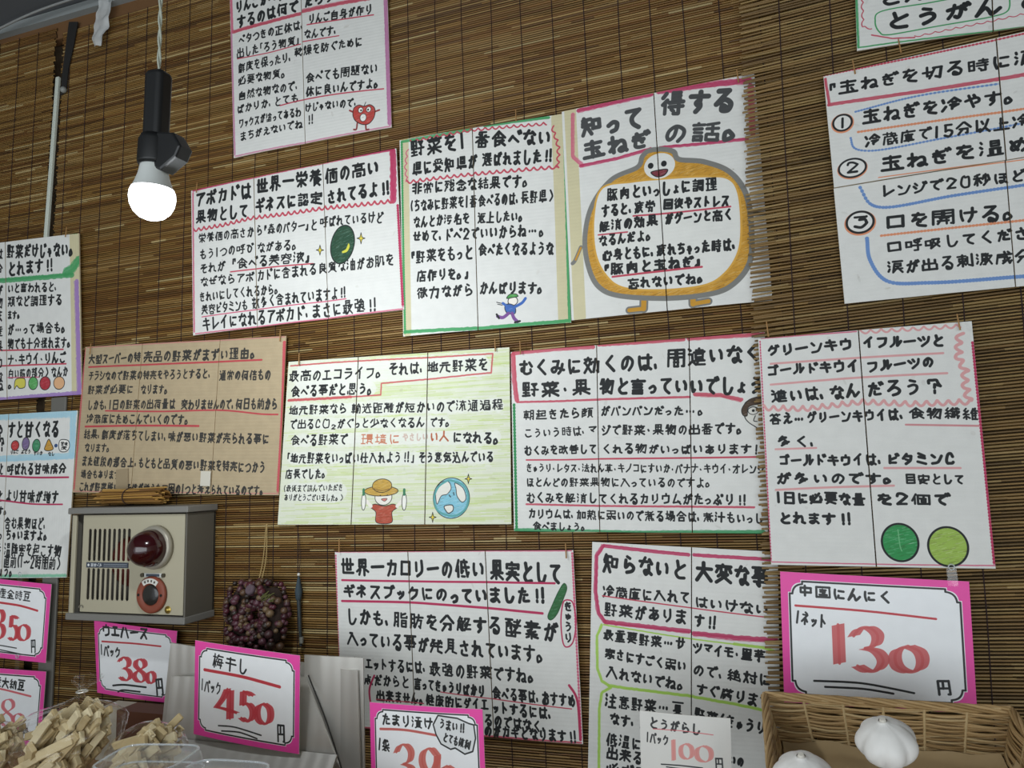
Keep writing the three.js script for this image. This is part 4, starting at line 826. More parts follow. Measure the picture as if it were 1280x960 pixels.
poster({ name: 'kiwi_poster', label: 'white two-panel cardboard poster with one dark green and one lime kiwi', category: 'poster', corners: [[0.0352, 1.7284], [0.3458, 1.7287], [0.3411, 1.3576], [0.0296, 1.3603]], z: 0.034, size: [311.1, 369.6], folds: [0.489], pins: [[15.4, -12.7], [291.9, 1.5]] }, (g) => {
  g.line('#c43e66', 1.9, [2.7, 4.8, 0.3, 364.5], 'dash');
  g.line('#b8315a', 3.4, [309.4, 33, 309.8, 365], 'dash');
  g.line('#cf6480', 1.9, [1.4, 365.4, 157.9, 365.9, 308.7, 365.4], 'rough');
  g.line('#dda3a3', 3.0, [154.7, 3.2, 229.1, 4.9, 295.1, 6], 'wavy');
  g.line('#dda3a3', 4.9, [293.5, 17.1, 288.5, 51.9, 295.9, 75.1, 294.4, 101.6, 298.1, 121.4], 'wavy');
  g.line('#dda3a3', 4.2, [2.9, 116.3, 66, 121, 149, 114.5, 220.2, 121.9, 298, 123], 'wavy');
  g.line('#cf6480', 2.3, [5.1, -0, 81.4, 1, 149, 1.8], 'rough');
  g.text('グリーンキウ', 11.4, 21.8, 142.6, 20.8, 18.9, 3.97);
  g.text('イフルーツと', 155.5, 20.6, 272.4, 26.5, 18.1, 3.97);
  g.line('#dda3a3', 3.4, [17.3, 43.8, 150, 44.4, 268.3, 46.2]);
  g.text('ゴールドキウイ', 9.6, 55.3, 149.9, 56, 18.9, 3.97);
  g.text('フルーツの', 158.6, 59.7, 256, 58.5, 17.4, 3.97);
  g.line('#dda3a3', 3.4, [15.4, 78.4, 147.8, 76, 271.2, 77.5]);
  g.text('違いは、なん', 13.5, 97.8, 149.1, 96.6, 22.7, 4.15);
  g.text('だろう?', 156.1, 95.8, 266.8, 97, 24.2, 4.15);
  g.text('答え…グリーンキウイは、', 9.3, 135.1, 210.5, 137.2, 18.1, 3.59);
  g.text('食物繊維', 212.8, 136.5, 309.5, 141.5, 18.1, 3.21);
  g.line('#d08f92', 3.0, [208.6, 153.7, 307.2, 159.9]);
  g.text('多く、', 16.8, 170.5, 83.4, 175.3, 18.1, 3.59);
  g.line('#dda3a3', 3.0, [16.8, 184.9, 78, 184.9]);
  g.text('ゴールドキウイは、', 19.9, 202.8, 175.6, 206.2, 18.1, 3.70);
  g.text('ビタミンC', 176.8, 205.8, 272.2, 207.5, 18.1, 3.97);
  g.line('#dda3a3', 3.4, [173.9, 219.4, 277.4, 222.1]);
  g.text('が多いのです。', 13.4, 232, 190.6, 235.8, 18.1, 3.78);
  g.text('目安として', 199.8, 236.8, 282, 238.9, 15.1, 2.83);
  g.line('#dda3a3', 3.4, [13.9, 250.5, 97.6, 247.7, 185, 246.7]);
  g.text('1日に必要な量', 11.6, 262.9, 145, 266.7, 18.9, 3.97);
  g.text('を2個で', 157.4, 266.8, 261.9, 268.8, 18.1, 3.97);
  g.text('とれます‼', 13.8, 295.4, 125.9, 297, 18.9, 3.97);
  g.oval('#2f9350', 187.2, 332.6, 24.9, 28.0, '#1d2022', 3.0);
  g.line('#6fb880', 1.5, [185.7, 313.3, 186.8, 337.4, 188.8, 345.4]);
  g.oval('#9fbf55', 251.4, 338.3, 26.4, 28.7, '#1d2022', 3.0);
});
poster({ name: 'cucumber_poster', label: 'white three-panel cardboard poster with a dark green cucumber beside a pink oval', category: 'poster', corners: [[-0.7872, 1.3734], [-0.3008, 1.3794], [-0.2970, 1.0520], [-0.7722, 1.0450]], z: 0.008, size: [480.9, 328.1], folds: [0.332, 0.655], pins: [[13.6, -12.1], [468.5, 2.0]] }, (g) => {
  g.line('#cf6480', 2.4, [2.7, 0, 242.3, 0.1, 478.2, 1.2], 'rough');
  g.line('#cf6480', 3.4, [478.9, 5.5, 478.4, 159.9, 478.2, 321.5], 'dash');
  g.line('#cf6480', 2.9, [1.9, 6.6, -0.1, 168.7, -0.8, 321.5], 'dash');
  g.line('#c2495c', 2.9, [1.1, 326.7, 225.9, 327.3, 478, 326.3], 'rough');
  g.text('世界一カロリーの低い', 11.2, 28.7, 313.8, 32.8, 33.0, 5.34);
  g.text('果実として', 321.2, 35.4, 459.4, 40.1, 35.9, 5.82);
  g.line('#b8315a', 3.9, [13.8, 54.3, 229.8, 56.2, 444.4, 57.9]);
  g.text('ギネスブックにの', 14.5, 74.3, 239.5, 78.3, 26.2, 4.85);
  g.text('っていました‼', 240.8, 80.1, 430.7, 80, 29.1, 5.34);
  g.line('#b8315a', 4.4, [12, 94.2, 155.7, 94.7, 285.6, 101.4, 419.3, 110.5]);
  g.text('しかも、脂肪を分解する', 19.3, 122.6, 341.3, 134.8, 29.1, 4.85);
  g.text('酵素が', 344, 137.3, 447.8, 142.5, 33.0, 4.85);
  g.text('入っている事が発見されています。', 18.5, 162.3, 423.5, 183, 28.1, 4.37);
  g.text('ダイエットするには、', 21.7, 208.9, 191, 212.4, 21.3, 3.64);
  g.text('最強の野菜ですね。', 192.4, 214.1, 403.2, 219.3, 24.3, 3.88);
  g.text('発点だからと', 31, 237.7, 152.1, 240.1, 20.4, 3.40);
  g.text('言ってきゅうりばかり', 160.1, 241, 302.6, 250.4, 20.4, 3.64);
  g.text('食べる事は、おすすめ', 314.7, 251.9, 472.3, 256.6, 21.3, 3.64);
  g.line('#c2495c', 1.9, [215, 254.5, 315.1, 262.4, 463.7, 271.1]);
  g.text('出来ません。健康的にダイエ', 79.6, 266.5, 308.5, 273.1, 20.4, 3.64);
  g.line('#c2495c', 1.9, [80.3, 274, 179.3, 276.8]);
  g.text('ットするには、', 314.4, 276.6, 431.1, 281, 20.4, 3.64);
  g.text('食べ物を多くと', 79.6, 288.5, 294.5, 296.9, 19.4, 3.64);
  g.text('るのではなく、', 296.8, 298.8, 419.2, 304, 19.4, 3.64);
  g.text('体を強くする', 127.6, 305.4, 293.6, 314.8, 19.4, 3.40);
  g.text('のがカギとなります‼', 295.8, 317.6, 472.9, 317.1, 20.4, 3.64);
  g.fill('#2f6b3d', [461.1, 58.3, 466, 66.6, 458.4, 85.6, 446, 110.9, 434.3, 121.5, 428.9, 115.3, 437.9, 96.3, 450.2, 73.1], '#24502f', 1.5, true);
  g.line('#b8315a', 2.4, [465.8, 86.3, 475.6, 91.6, 479.6, 122.7, 473.4, 155.9, 462.8, 166.9, 454.4, 160.5, 452.4, 123.3, 458, 91.9, 465.8, 86.3]);
  g.text('き', 459.9, 98.1, 473.9, 97.9, 16.5, 2.91);
  g.text('ゅ', 459.1, 112.7, 473.2, 112.5, 16.5, 2.91);
  g.text('う', 458.1, 132.3, 472.1, 132, 16.5, 2.91);
  g.text('り', 457, 151.4, 471.1, 151, 16.5, 2.91);
  g.line('#b8315a', 3.9, [77.7, 231.3, 66, 257, 67.7, 286.9]);
  g.line('#b8315a', 4.4, [461.4, 232, 474.8, 257.7, 476.5, 321.6]);
});
poster({ name: 'fridge_warning_poster', label: 'white cardboard poster with red frame above lime green frames', category: 'poster', corners: [[-0.2659, 1.3935], [0.0418, 1.3776], [0.0173, 0.9582], [-0.2947, 0.9471]], z: 0.008, size: [310.2, 433.7], folds: [0.555] }, (g) => {
  g.line('#b8315a', 5.8, [20.8, 5.3, 91.3, 9.2, 167.7, 12.6], 'rough');
  g.line('#b8315a', 5.8, [176, 12.2, 308.1, 13], 'rough');
  g.line('#b8315a', 6.6, [19.9, 5.3, 8.6, 22.8, 7.9, 81.4, 13, 116.5, 25.3, 131.1], 'rough');
  g.line('#b8315a', 7.4, [25.3, 131.9, 92.5, 134.6, 168.7, 139.1], 'rough');
  g.line('#b8315a', 8.2, [176.1, 141.1, 240.4, 144, 306.4, 145], 'rough');
  g.line('#a3cf4e', 4.5, [19.6, 136.8, 11.1, 155.8, 13, 208.9, 21.3, 228.8, 33.6, 235.3], 'rough');
  g.line('#a3cf4e', 2.5, [23.1, 136.6, 167.9, 150.6, 240.3, 155], 'rough');
  g.line('#a3cf4e', 4.5, [240.3, 155, 287.1, 158.5, 309.9, 165.8], 'rough');
  g.line('#a3cf4e', 5.3, [33.6, 235.3, 168.1, 242.9, 239.8, 250.8, 312.5, 262.5], 'rough');
  g.line('#a3cf4e', 4.5, [38, 237.5, 21.6, 247, 17.7, 273.5, 18.6, 369.3, 23.9, 424.2], 'rough');
  g.text('知らないと', 18.2, 32.8, 166.5, 38.5, 31.2, 5.34);
  g.text('大変な事', 177.2, 39.6, 298, 43.4, 33.7, 5.75);
  g.text('冷蔵庫に入れて', 19, 80.8, 170.7, 83.9, 20.5, 3.49);
  g.text('はいけない', 176, 88.5, 296.3, 96, 18.9, 3.49);
  g.line('#c2495c', 2.1, [20.1, 89.1, 92.1, 94.2, 171.9, 100.3, 297.3, 109]);
  g.text('野菜がありま', 21.8, 110.6, 166.6, 116.3, 22.2, 3.70);
  g.text('す‼', 176.1, 119.8, 215.8, 121.5, 21.4, 3.70);
  g.text('最重要野菜…サ', 21.7, 153.1, 162.6, 159.9, 18.9, 3.49);
  g.text('ツマイモ・里芋', 173.3, 164.9, 290, 172, 19.7, 3.49);
  g.text('寒さにすごく弱い', 25.3, 182.4, 164.7, 196.3, 18.1, 3.49);
  g.text('ので、絶対に', 173.3, 199.8, 298.7, 210, 19.7, 3.49);
  g.text('入れないでね。', 28, 212.1, 164.8, 226.6, 19.7, 3.49);
  g.text('すぐ腐ります', 179.4, 229.6, 297.6, 245.6, 19.7, 3.49);
  g.text('注意野菜…夏', 26.6, 258.8, 161.2, 265, 22.2, 3.49);
  g.text('野菜(きゅうり', 175.4, 270, 289.5, 287.1, 19.7, 3.49);
  g.text('なす、トマト)', 35.8, 287.2, 160.1, 296.2, 18.1, 3.49);
  g.text('低温に弱いので', 29.8, 320.8, 168.2, 331.3, 20.5, 3.49);
  g.text('短いの', 215.9, 337.8, 255.4, 341.6, 16.4, 3.49);
  g.text('出来るだけ', 31.1, 341.5, 131.8, 351.6, 19.7, 3.49);
  g.text('必ず野菜', 30.6, 366.5, 132, 373.3, 20.5, 3.49);
});
card({ name: 'price_card', label: 'pink-edged price card for kintoki beans reading 350, hung above another card', category: 'price card', corners: [[-1.7814, 1.3155], [-1.5163, 1.2993], [-1.5222, 1.1272], [-1.7784, 1.1383]], z: 0.02, size: [261.0, 174.8], style: 'pink' }, (g) => {
  g.text('国産金時豆', 81.2, 28.8, 204.6, 33.5, 21.8, 2.72);
  g.line('#c83a44', 4.8, [44.6, 52.2, 106.4, 52.8, 172.9, 54.7, 226.6, 61.8]);
  g.numeral('3', 91, 67.2, 137.8, 135.6, 15.1, '#c83a44');
  g.numeral('5', 139.1, 74.7, 178.5, 135.1, 13.9, '#c83a44');
  g.numeral('0', 167.6, 93.4, 212.6, 133.2, 13.3, '#c83a44');
  g.text('円', 214.2, 142.3, 229.4, 140, 27.8, 3.02);
  g.line('#1d2022', 2.4, [64.9, 151.1, 114.4, 147.7, 172.4, 149.4]);
  g.line('#1d2022', 2.4, [78.1, 158.6, 115.2, 157, 188.6, 161.5]);
});
card({ name: 'price_card_001', label: 'pink-edged price card with pale red digits, below the 350 card', category: 'price card', corners: [[-1.7852, 1.1097], [-1.5198, 1.1087], [-1.5262, 0.9492], [-1.7811, 0.9470]], z: 0.02, size: [260.2, 161.2], style: 'pink' }, (g) => {
  g.text('国産大納豆', 86.1, 27.1, 203.9, 34.3, 23.8, 3.58);
  g.line('#dc6a72', 4.2, [33.7, 42.9, 124.6, 44.2, 222.1, 55.7]);
  g.numeral('3', 83.8, 64, 133.7, 124.4, 10.7, '#d97078');
  g.numeral('8', 130.3, 63.5, 183.5, 125.1, 10.7, '#d97078');
  g.numeral('0', 170.9, 92.8, 211.2, 125.8, 10.1, '#d97078');
  g.text('円', 206.7, 134.3, 221.5, 135.3, 23.8, 2.98);
  g.line('#1d2022', 3.0, [84.6, 145.7, 187.3, 146.8]);
});
card({ name: 'price_card_002', label: 'pink-edged wafer price card reading 380, tucked under the alarm box', category: 'price card', corners: [[-1.3845, 1.2245], [-1.1579, 1.2105], [-1.1662, 1.0647], [-1.3675, 1.0738]], z: 0.022, size: [214.2, 148.8], style: 'pink' }, (g) => {
  g.text('ウエハース', 20.6, 18, 145.8, 13, 26.2, 4.47);
  g.line('#c83a44', 3.5, [20.2, 41.4, 106.9, 36.5, 176.9, 35.4]);
  g.text('1パック', 12.9, 58.8, 73.1, 59.3, 23.0, 3.19);
  g.numeral('3', 61.8, 65.3, 109.4, 116.7, 14.7, '#c83a44');
  g.numeral('8', 102.1, 64.1, 149.7, 115.3, 14.0, '#c83a44');
  g.numeral('0', 140.8, 87, 171.1, 115.5, 11.5, '#c83a44');
  g.text('円', 169, 119.6, 190.1, 116.2, 35.7, 4.15);
  g.line('#1d2022', 3.8, [50, 128.8, 85.1, 123.6, 144.1, 122.5]);
  g.line('#1d2022', 3.5, [64.9, 139.9, 81.8, 134.7, 128.2, 133.4]);
});
card({ name: 'price_card_003', label: 'pink-edged pickled plum price card reading 450 on silver board', category: 'price card', corners: [[-0.9661, 1.2361], [-0.7459, 1.2198], [-0.7465, 1.0599], [-0.9647, 1.0753]], z: 0.185, size: [219.8, 160.4], style: 'pink' }, (g) => {
  g.text('梅干し', 38.2, 28.2, 117.4, 32.9, 25.6, 3.08);
  g.line('#c83a44', 5.2, [22.3, 47.9, 104.5, 48.9, 181.2, 56.2]);
  g.text('1パック', 14, 73.6, 60.5, 75.9, 19.9, 2.37);
  g.numeral('4', 43.2, 70.6, 101.6, 125, 16.1, '#c83a44');
  g.numeral('5', 95, 68.6, 137.2, 124, 15.2, '#c83a44');
  g.numeral('0', 129.9, 85, 171.4, 123.4, 14.2, '#c83a44');
  g.text('円', 176.7, 132.1, 193.5, 131, 29.4, 3.08);
  g.line('#1d2022', 2.4, [55.8, 137.5, 91.7, 134.6, 145.7, 140]);
  g.line('#1d2022', 2.4, [63.2, 145.1, 101.3, 141.7, 137.4, 146.7]);
});
card({ name: 'price_card_004', label: 'large pink-edged garlic price card reading 130 behind the wicker basket', category: 'price card', corners: [[0.0419, 1.3512], [0.3024, 1.3401], [0.2951, 1.1546], [0.0337, 1.1531]], z: 0.045, size: [261.0, 192.0], style: 'pink' }, (g) => {
  g.text('中国にんにく', 24.3, 26.8, 158.4, 29.6, 18.0, 3.31);
  g.line('#c83a44', 3.3, [21, 49.5, 122.1, 51.8, 214.6, 57.9]);
  g.text('1ネット', 19.5, 66.1, 66.6, 71.2, 19.2, 2.70);
  g.numeral('1', 70.4, 71, 91.4, 133.4, 18.0, '#d2595b');
  g.numeral('3', 93.1, 73.2, 151.1, 142.4, 18.0, '#d2595b');
  g.numeral('0', 147.9, 96.8, 203.4, 140.3, 18.6, '#d2595b');
  g.text('円', 209.8, 157.6, 230.2, 156.3, 22.2, 3.31);
  g.line('#1d2022', 3.0, [44.1, 158.3, 111.5, 157.5, 180.3, 167.4]);
  g.line('#1d2022', 3.0, [59.3, 166, 111.2, 165.4, 152.6, 169.8]);
});
card({ name: 'price_card_005', label: 'pink-edged pickle price card with a jagged speech burst', category: 'price card', corners: [[-0.5643, 1.1811], [-0.3821, 1.1832], [-0.3790, 1.0447], [-0.5615, 1.0375]], z: 0.27, size: [182.5, 141.1], style: 'pink' }, (g) => {
  g.text('たまり漬け', 19.4, 21.6, 105.3, 24, 15.7, 2.56);
  g.line('#c9655f', 3.5, [17.6, 36.5, 62.5, 35.3, 121.8, 40.9]);
  g.text('1袋', 12, 57.2, 34, 59.4, 17.6, 2.56);
  g.numeral('3', 38.3, 53.8, 79.1, 113.4, 11.2, '#cf6359');
  g.numeral('9', 78.3, 56.3, 118.9, 115.7, 11.5, '#cf6359');
  g.numeral('0', 109.3, 78.8, 140.8, 110.4, 10.6, '#cf6359');
  g.text('円', 147.1, 108.2, 167.1, 108.3, 19.2, 2.56);
  g.fill('#e2e5e6', [113.2, 11.8, 135.6, 13.6, 143.5, 14.3, 161.1, 20.8, 168.3, 22.2, 170.2, 40.8, 165.1, 59.1, 153, 63.3, 138.5, 55.5, 131.4, 57.7, 116.7, 51, 109.2, 38.2, 105.3, 24.9], '#1d2022', 2.1, false);
  g.text('うまい‼', 114.3, 22.5, 156.1, 27.8, 13.1, 2.24);
  g.text('とても便利', 120.3, 40.7, 162.3, 51.2, 12.8, 2.08);
});
card({ name: 'price_card_006', label: 'plain white chilli price card without pink edge, in front of lime frames', category: 'price card', corners: [[-0.1595, 1.1908], [-0.0403, 1.1890], [-0.0440, 1.0987], [-0.1621, 1.0984]], z: 0.25, size: [118.7, 91.4], style: 'plain' }, (g) => {
  g.text('とうがらし', 11.5, 13.2, 81.6, 17.9, 13.9, 2.18);
  g.line('#cf5a62', 1.0, [17.7, 21.8, 54.6, 20.5, 96.3, 22.5]);
  g.text('1パック', 7.3, 32.9, 38.8, 34.4, 13.1, 1.78);
  g.numeral('1', 41, 31.9, 48, 59.9, 5.9, '#d98a84');
  g.numeral('0', 50.8, 35, 72, 56.8, 6.3, '#d98a84');
  g.numeral('0', 71.2, 36, 96.7, 58.5, 6.7, '#d98a84');
  g.text('円', 97.3, 58.2, 108.7, 58.1, 13.5, 1.78);
  g.line('#1d2022', 1.6, [27.7, 65.6, 53.5, 64.6, 81.7, 65.2]);
  g.line('#1d2022', 1.4, [34.6, 68.2, 76.8, 69]);
});

// ------------------------------------------------------------------ pendant bulb on its cord
{
  const o = thing('pendant_lamp', 'lit white bulb in a black swivel socket hanging on a pale cord', 'lamp', [-0.729, 1.897, 0.552]);
  const black = mat('#1c1d1e', 0.42), o2 = V(0.0, 0, 0);
  const tilt = new THREE.Group();
  const bulbProfile = [[0, -0.0285], [0.008, -0.0278], [0.016, -0.0245], [0.0228, -0.018], [0.0272, -0.009], [0.0288, 0.001], [0.0282, 0.0085], [0.0262, 0.0135]].map(([a, b]) => new THREE.Vector2(a, b));
  const glass = new THREE.LatheGeometry(bulbProfile, 40), rot = [0.05, 0, -0.07];
  const dome = part('bulb', glass, mat('#f6f7f4', 0.35, { emissive: new THREE.Color(0.95, 0.98, 1.0), emissiveIntensity: 5 }), o, [0, 0, 0], rot);
  const neckProfile = [[0.0262, 0.0135], [0.0235, 0.019], [0.0195, 0.031], [0.0172, 0.043], [0.0165, 0.048], [0, 0.048]].map(([a, b]) => new THREE.Vector2(a, b));
  part('bulb_neck', new THREE.LatheGeometry(neckProfile, 40), mat('#d5d9d6', 0.45), o, [0, 0, 0], rot);
  // socket: a rounded-square grip with a wider cup at the bottom
  part('socket_cup', new THREE.LatheGeometry([[0, 0.045], [0.0195, 0.045], [0.021, 0.05], [0.0205, 0.078], [0.017, 0.086], [0, 0.086]].map(([a, b]) => new THREE.Vector2(a, b)), 32), black, o, [0, 0, 0], rot);
  const grip = part('grip', new RoundedBoxGeometry(0.029, 0.098, 0.026, 4, 0.008), black, o, [0.0095, 0.125, 0.006], rot);
  const wing = new THREE.Shape(); wing.moveTo(0, -0.02); wing.lineTo(0.018, -0.026); wing.lineTo(0.04, -0.012); wing.lineTo(0.046, 0.0); wing.lineTo(0.034, 0.017); wing.lineTo(0.012, 0.02); wing.lineTo(0, 0.016); wing.closePath();
  part('swivel_arm', new THREE.ExtrudeGeometry(wing, { depth: 0.018, bevelSize: 0.003, bevelThickness: 0.003, bevelSegments: 2 }), black, o, [0.008, 0.063, -0.006], rot);
  part('lever', rbox(0.022, 0.004, 0.01, 0.0015), mat('#8d8f8d', 0.3, { metalness: 0.6 }), o, [0.036, 0.041, 0.008], [0, 0, 0.5]);
  const pts = []; const wire = mat('#b9beb0', 0.55);
  for (const s of [0, Math.PI]) {
    const p = []; for (let i = 0; i <= 90; i++) { const h = i / 90 * 0.66, a = h * 110 + s; p.push(V(0.015 - 0.006 * (h / 0.66) + Math.cos(a) * 0.0014, 0.17 + h, 0.011 + Math.sin(a) * 0.0014)); }
    part('cord', tube(p, 0.0015, 200, 6), wire, o);
  }
  part('ceiling_cup', cyl(0.03, 0.035, 0.025, 24), black, o, [0.009, 0.826, 0.011]);
  under(o.getObjectByName('swivel_arm'), o.getObjectByName('lever')); under(o.getObjectByName('bulb'), o.getObjectByName('bulb_neck'));
  const lamp = new THREE.PointLight(new THREE.Color(0.93, 0.98, 1.0), 0.7); lamp.castShadow = true; lamp.shadow.radius = 1.3; lamp.position.set(0, -0.004, 0); lamp.name = 'bulb_light'; o.add(lamp);
}

// ------------------------------------------------------------------ fire-alarm box
{
  const W = 0.306, H = 0.228, D = 0.082, x0 = -1.388, y0 = 1.24;
  const o = thing('alarm_box', 'cream metal alarm bell box with red dome lamp and slotted front', 'alarm box', [x0, y0, 0.004]);
  const grey = mat('#79756c', 0.5), cream = mat('#b0a992', 0.45), dark = mat('#171310', 0.8);
  part('back_plate', box(W, H, 0.004), mat('#57524a', 0.7), o, [W / 2, H / 2, 0.002]);  // darkened so the slots look deep: interior shade put into the colour
  part('top', rbox(W + 0.012, 0.013, D + 0.006, 0.002), mat('#7c7a75', 0.5), o, [W / 2, H - 0.002, D / 2 + 0.003]);
  part('base', rbox(W + 0.006, 0.014, D + 0.004, 0.002), mat('#7c7a75', 0.5), o, [W / 2, 0.006, D / 2 + 0.002]);
  part('side', rbox(0.006, H - 0.02, D, 0.0015), grey, o, [0.003, H / 2, D / 2]);
  part('side', rbox(0.004, H - 0.02, D, 0.0015), mat('#615d54', 0.55), o, [W - 0.002, H / 2, D / 2]);  // right side in a darker grey, its shade put into the colour
  part('rail', rbox(0.011, H - 0.022, 0.006, 0.002), cream, o, [0.008, H / 2, D - 0.002]);
  // front plate with eighteen round-ended slots cut through it
  const px0 = 0.03, px1 = W - 0.008, py0 = 0.016, py1 = H - 0.012, s = new THREE.Shape();
  s.moveTo(px0, py0); s.lineTo(px1, py0); s.lineTo(px1, py1); s.lineTo(px0, py1); s.closePath();
  for (let row = 0; row < 2; row++) for (let i = 0; i < 9; i++) {
    const cx = px0 + 0.0195 + i * 0.0132, a = row ? 0.04 : 0.12, b = row ? 0.106 : 0.188, r = 0.0044, h = new THREE.Path();
    h.absarc(cx, b - r, r, 0, Math.PI, false); h.absarc(cx, a + r, r, Math.PI, Math.PI * 2, false); h.closePath(); s.holes.push(h);
  }
  const plate = part('front_plate', new THREE.ExtrudeGeometry(s, { depth: 0.0012, bevelEnabled: true, bevelSize: 0.0004, bevelThickness: 0.0004, bevelSegments: 1, curveSegments: 8 }), cream, o, [0, 0, D - 0.0042]);
  part('bell', new THREE.LatheGeometry([[0, 0], [0.02, 0.002], [0.04, 0.008], [0.052, 0.02], [0.053, 0.024]].map(([a, b]) => new THREE.Vector2(a, -b)), 40), mat('#5c1a14', 0.5), o, [0.12, 0.115, D - 0.022], [Math.PI / 2, 0, 0]);
  // name strip between the two rows of slots
  const nb = new Board(112, 10, 401); nb.x.fillStyle = '#3b4350'; nb.x.fillRect(0, 0, 112, 10); nb.text('非常ベル', 12, 5, 42, 5, 7.5, 1, '#dfe2e4'); for (let k = 0; k < 16; k++) { nb.line('#b9bec4', 0.9, [48 + k * 3.9, 3.4, 50.6 + k * 3.9, 3.4]); nb.line('#b9bec4', 0.9, [48 + k * 3.9, 7, 50.2 + k * 3.9, 7]); } nb.oval('#dfe2e4', 6, 5, 2.8, 2.8, null, 0);
  part('name_strip', rbox(0.113, 0.011, 0.0015, 0.0004), mat('#3b4350', 0.5), o, [0.1, 0.1125, D - 0.0022]);
  part('name_print', new THREE.PlaneGeometry(0.112, 0.01), mat('#ffffff', 0.5, { map: nb.texture() }), o, [0.1, 0.1125, D - 0.0012]);
  // red dome lamp
  const ring = part('lamp_ring', new THREE.LatheGeometry([[0, 0], [0.044, 0], [0.044, 0.008], [0.0425, 0.013], [0.038, 0.014], [0, 0.014]].map(([a, b]) => new THREE.Vector2(a, b)), 48), mat('#a8a294', 0.4, { metalness: 0.3 }), o, [0.228, 0.15, D - 0.003], [Math.PI / 2, 0, 0]);
  const dome = [[0.0375, 0.012], [0.038, 0.02], [0.0365, 0.03], [0.0325, 0.041], [0.0255, 0.051], [0.0165, 0.0575], [0.007, 0.0605], [0, 0.061]].map(([a, b]) => new THREE.Vector2(a, b));
  part('lamp_dome', new THREE.LatheGeometry(dome, 48), phys({ color: '#33040a', roughness: 0.14, clearcoat: 0.8, clearcoatRoughness: 0.1, transmission: 0.15, thickness: 0.02, ior: 1.45 }), o, [0.228, 0.15, D - 0.003], [Math.PI / 2 + 0.02, 0, 0]);
  // little plate with two screws under the lamp
  part('tag_plate', rbox(0.045, 0.008, 0.0018, 0.0005), mat('#c6c8c4', 0.35), o, [0.222, 0.0935, D - 0.002]);
  part('tag_print', rbox(0.034, 0.0052, 0.001, 0.0004), mat('#3c4654', 0.5), o, [0.222, 0.0935, D - 0.0009]);
  for (const dx of [-0.027, 0.027]) part('screw', cyl(0.0042, 0.0042, 0.004, 14), mat('#5e584a', 0.35, { metalness: 0.7 }), o, [0.222 + dx, 0.0935, D - 0.001], [Math.PI / 2, 0, 0]);
  // push-button: orange-brown ring, clear cover, white arc of lettering
  const by = 0.055; const ringP = [[0.0205, 0], [0.037, 0], [0.037, 0.005], [0.034, 0.0085], [0.0225, 0.0085], [0.0205, 0.005], [0.0205, 0]].map(([a, b]) => new THREE.Vector2(a, b));
  const br = part('button_ring', new THREE.LatheGeometry(ringP, 48), mat('#83402c', 0.5), o, [0.222, by, D - 0.003], [Math.PI / 2, 0, 0]);
  part('button_well', cyl(0.0205, 0.0205, 0.004, 32), mat('#2b2725', 0.6), o, [0.222, by, D - 0.001], [Math.PI / 2, 0, 0]);
  part('button_cover', new THREE.LatheGeometry([[0.0205, 0.004], [0.0195, 0.0055], [0.012, 0.0072], [0, 0.008]].map(([a, b]) => new THREE.Vector2(a, b)), 32), phys({ color: '#6d6a66', roughness: 0.15, transmission: 0.85, thickness: 0 }), o, [0.222, by, D - 0.001], [Math.PI / 2, 0, 0]);
  const arc = new THREE.Shape(); arc.absarc(0, 0, 0.0335, Math.PI * 0.28, Math.PI * 0.72, false); arc.absarc(0, 0, 0.0232, Math.PI * 0.72, Math.PI * 0.28, true);
  part('button_label', new THREE.ExtrudeGeometry(arc, { depth: 0.0008, bevelEnabled: false }), mat('#d9d7cf', 0.6), o, [0.222, by, D + 0.0056]);
  for (let k = 0; k < 4; k++) { const a = Math.PI * (0.64 - k * 0.093); part('label_letter', box(0.0036, 0.0045, 0.0004), mat('#4a4038', 0.7), o, [0.222 + Math.cos(a) * 0.0283, by + Math.sin(a) * 0.0283, D + 0.0067], [0, 0, a - Math.PI / 2]); }
  for (const dx of [-0.0287, 0.0287]) part('screw', cyl(0.0028, 0.0028, 0.003, 12), dark, o, [0.222 + dx, by, D + 0.005], [Math.PI / 2, 0, 0]);
  part('latch_screw', new THREE.LatheGeometry([[0, 0.004], [0.004, 0.004], [0.0045, 0.001], [0.0075, 0.001], [0.0075, 0]].map(([a, b]) => new THREE.Vector2(a, b)), 20), mat('#b39a4e', 0.3, { metalness: 0.8 }), o, [0.262, 0.026, D - 0.002], [Math.PI / 2, 0, 0]);
  part('hook', new THREE.TorusGeometry(0.005, 0.0011, 8, 20, Math.PI), mat('#7d786c', 0.4), o, [0.034, 0.024, D - 0.001]);
  const find = (n) => o.children.filter((c) => n.includes(c.name));
  under(find('lamp_ring')[0], ...find('lamp_dome')); under(find('name_strip')[0], ...find('name_print')); under(find('tag_plate')[0], ...find('tag_print'));
  under(find('button_ring')[0], ...find(['button_well', 'button_cover', 'button_label', 'label_letter']));
}
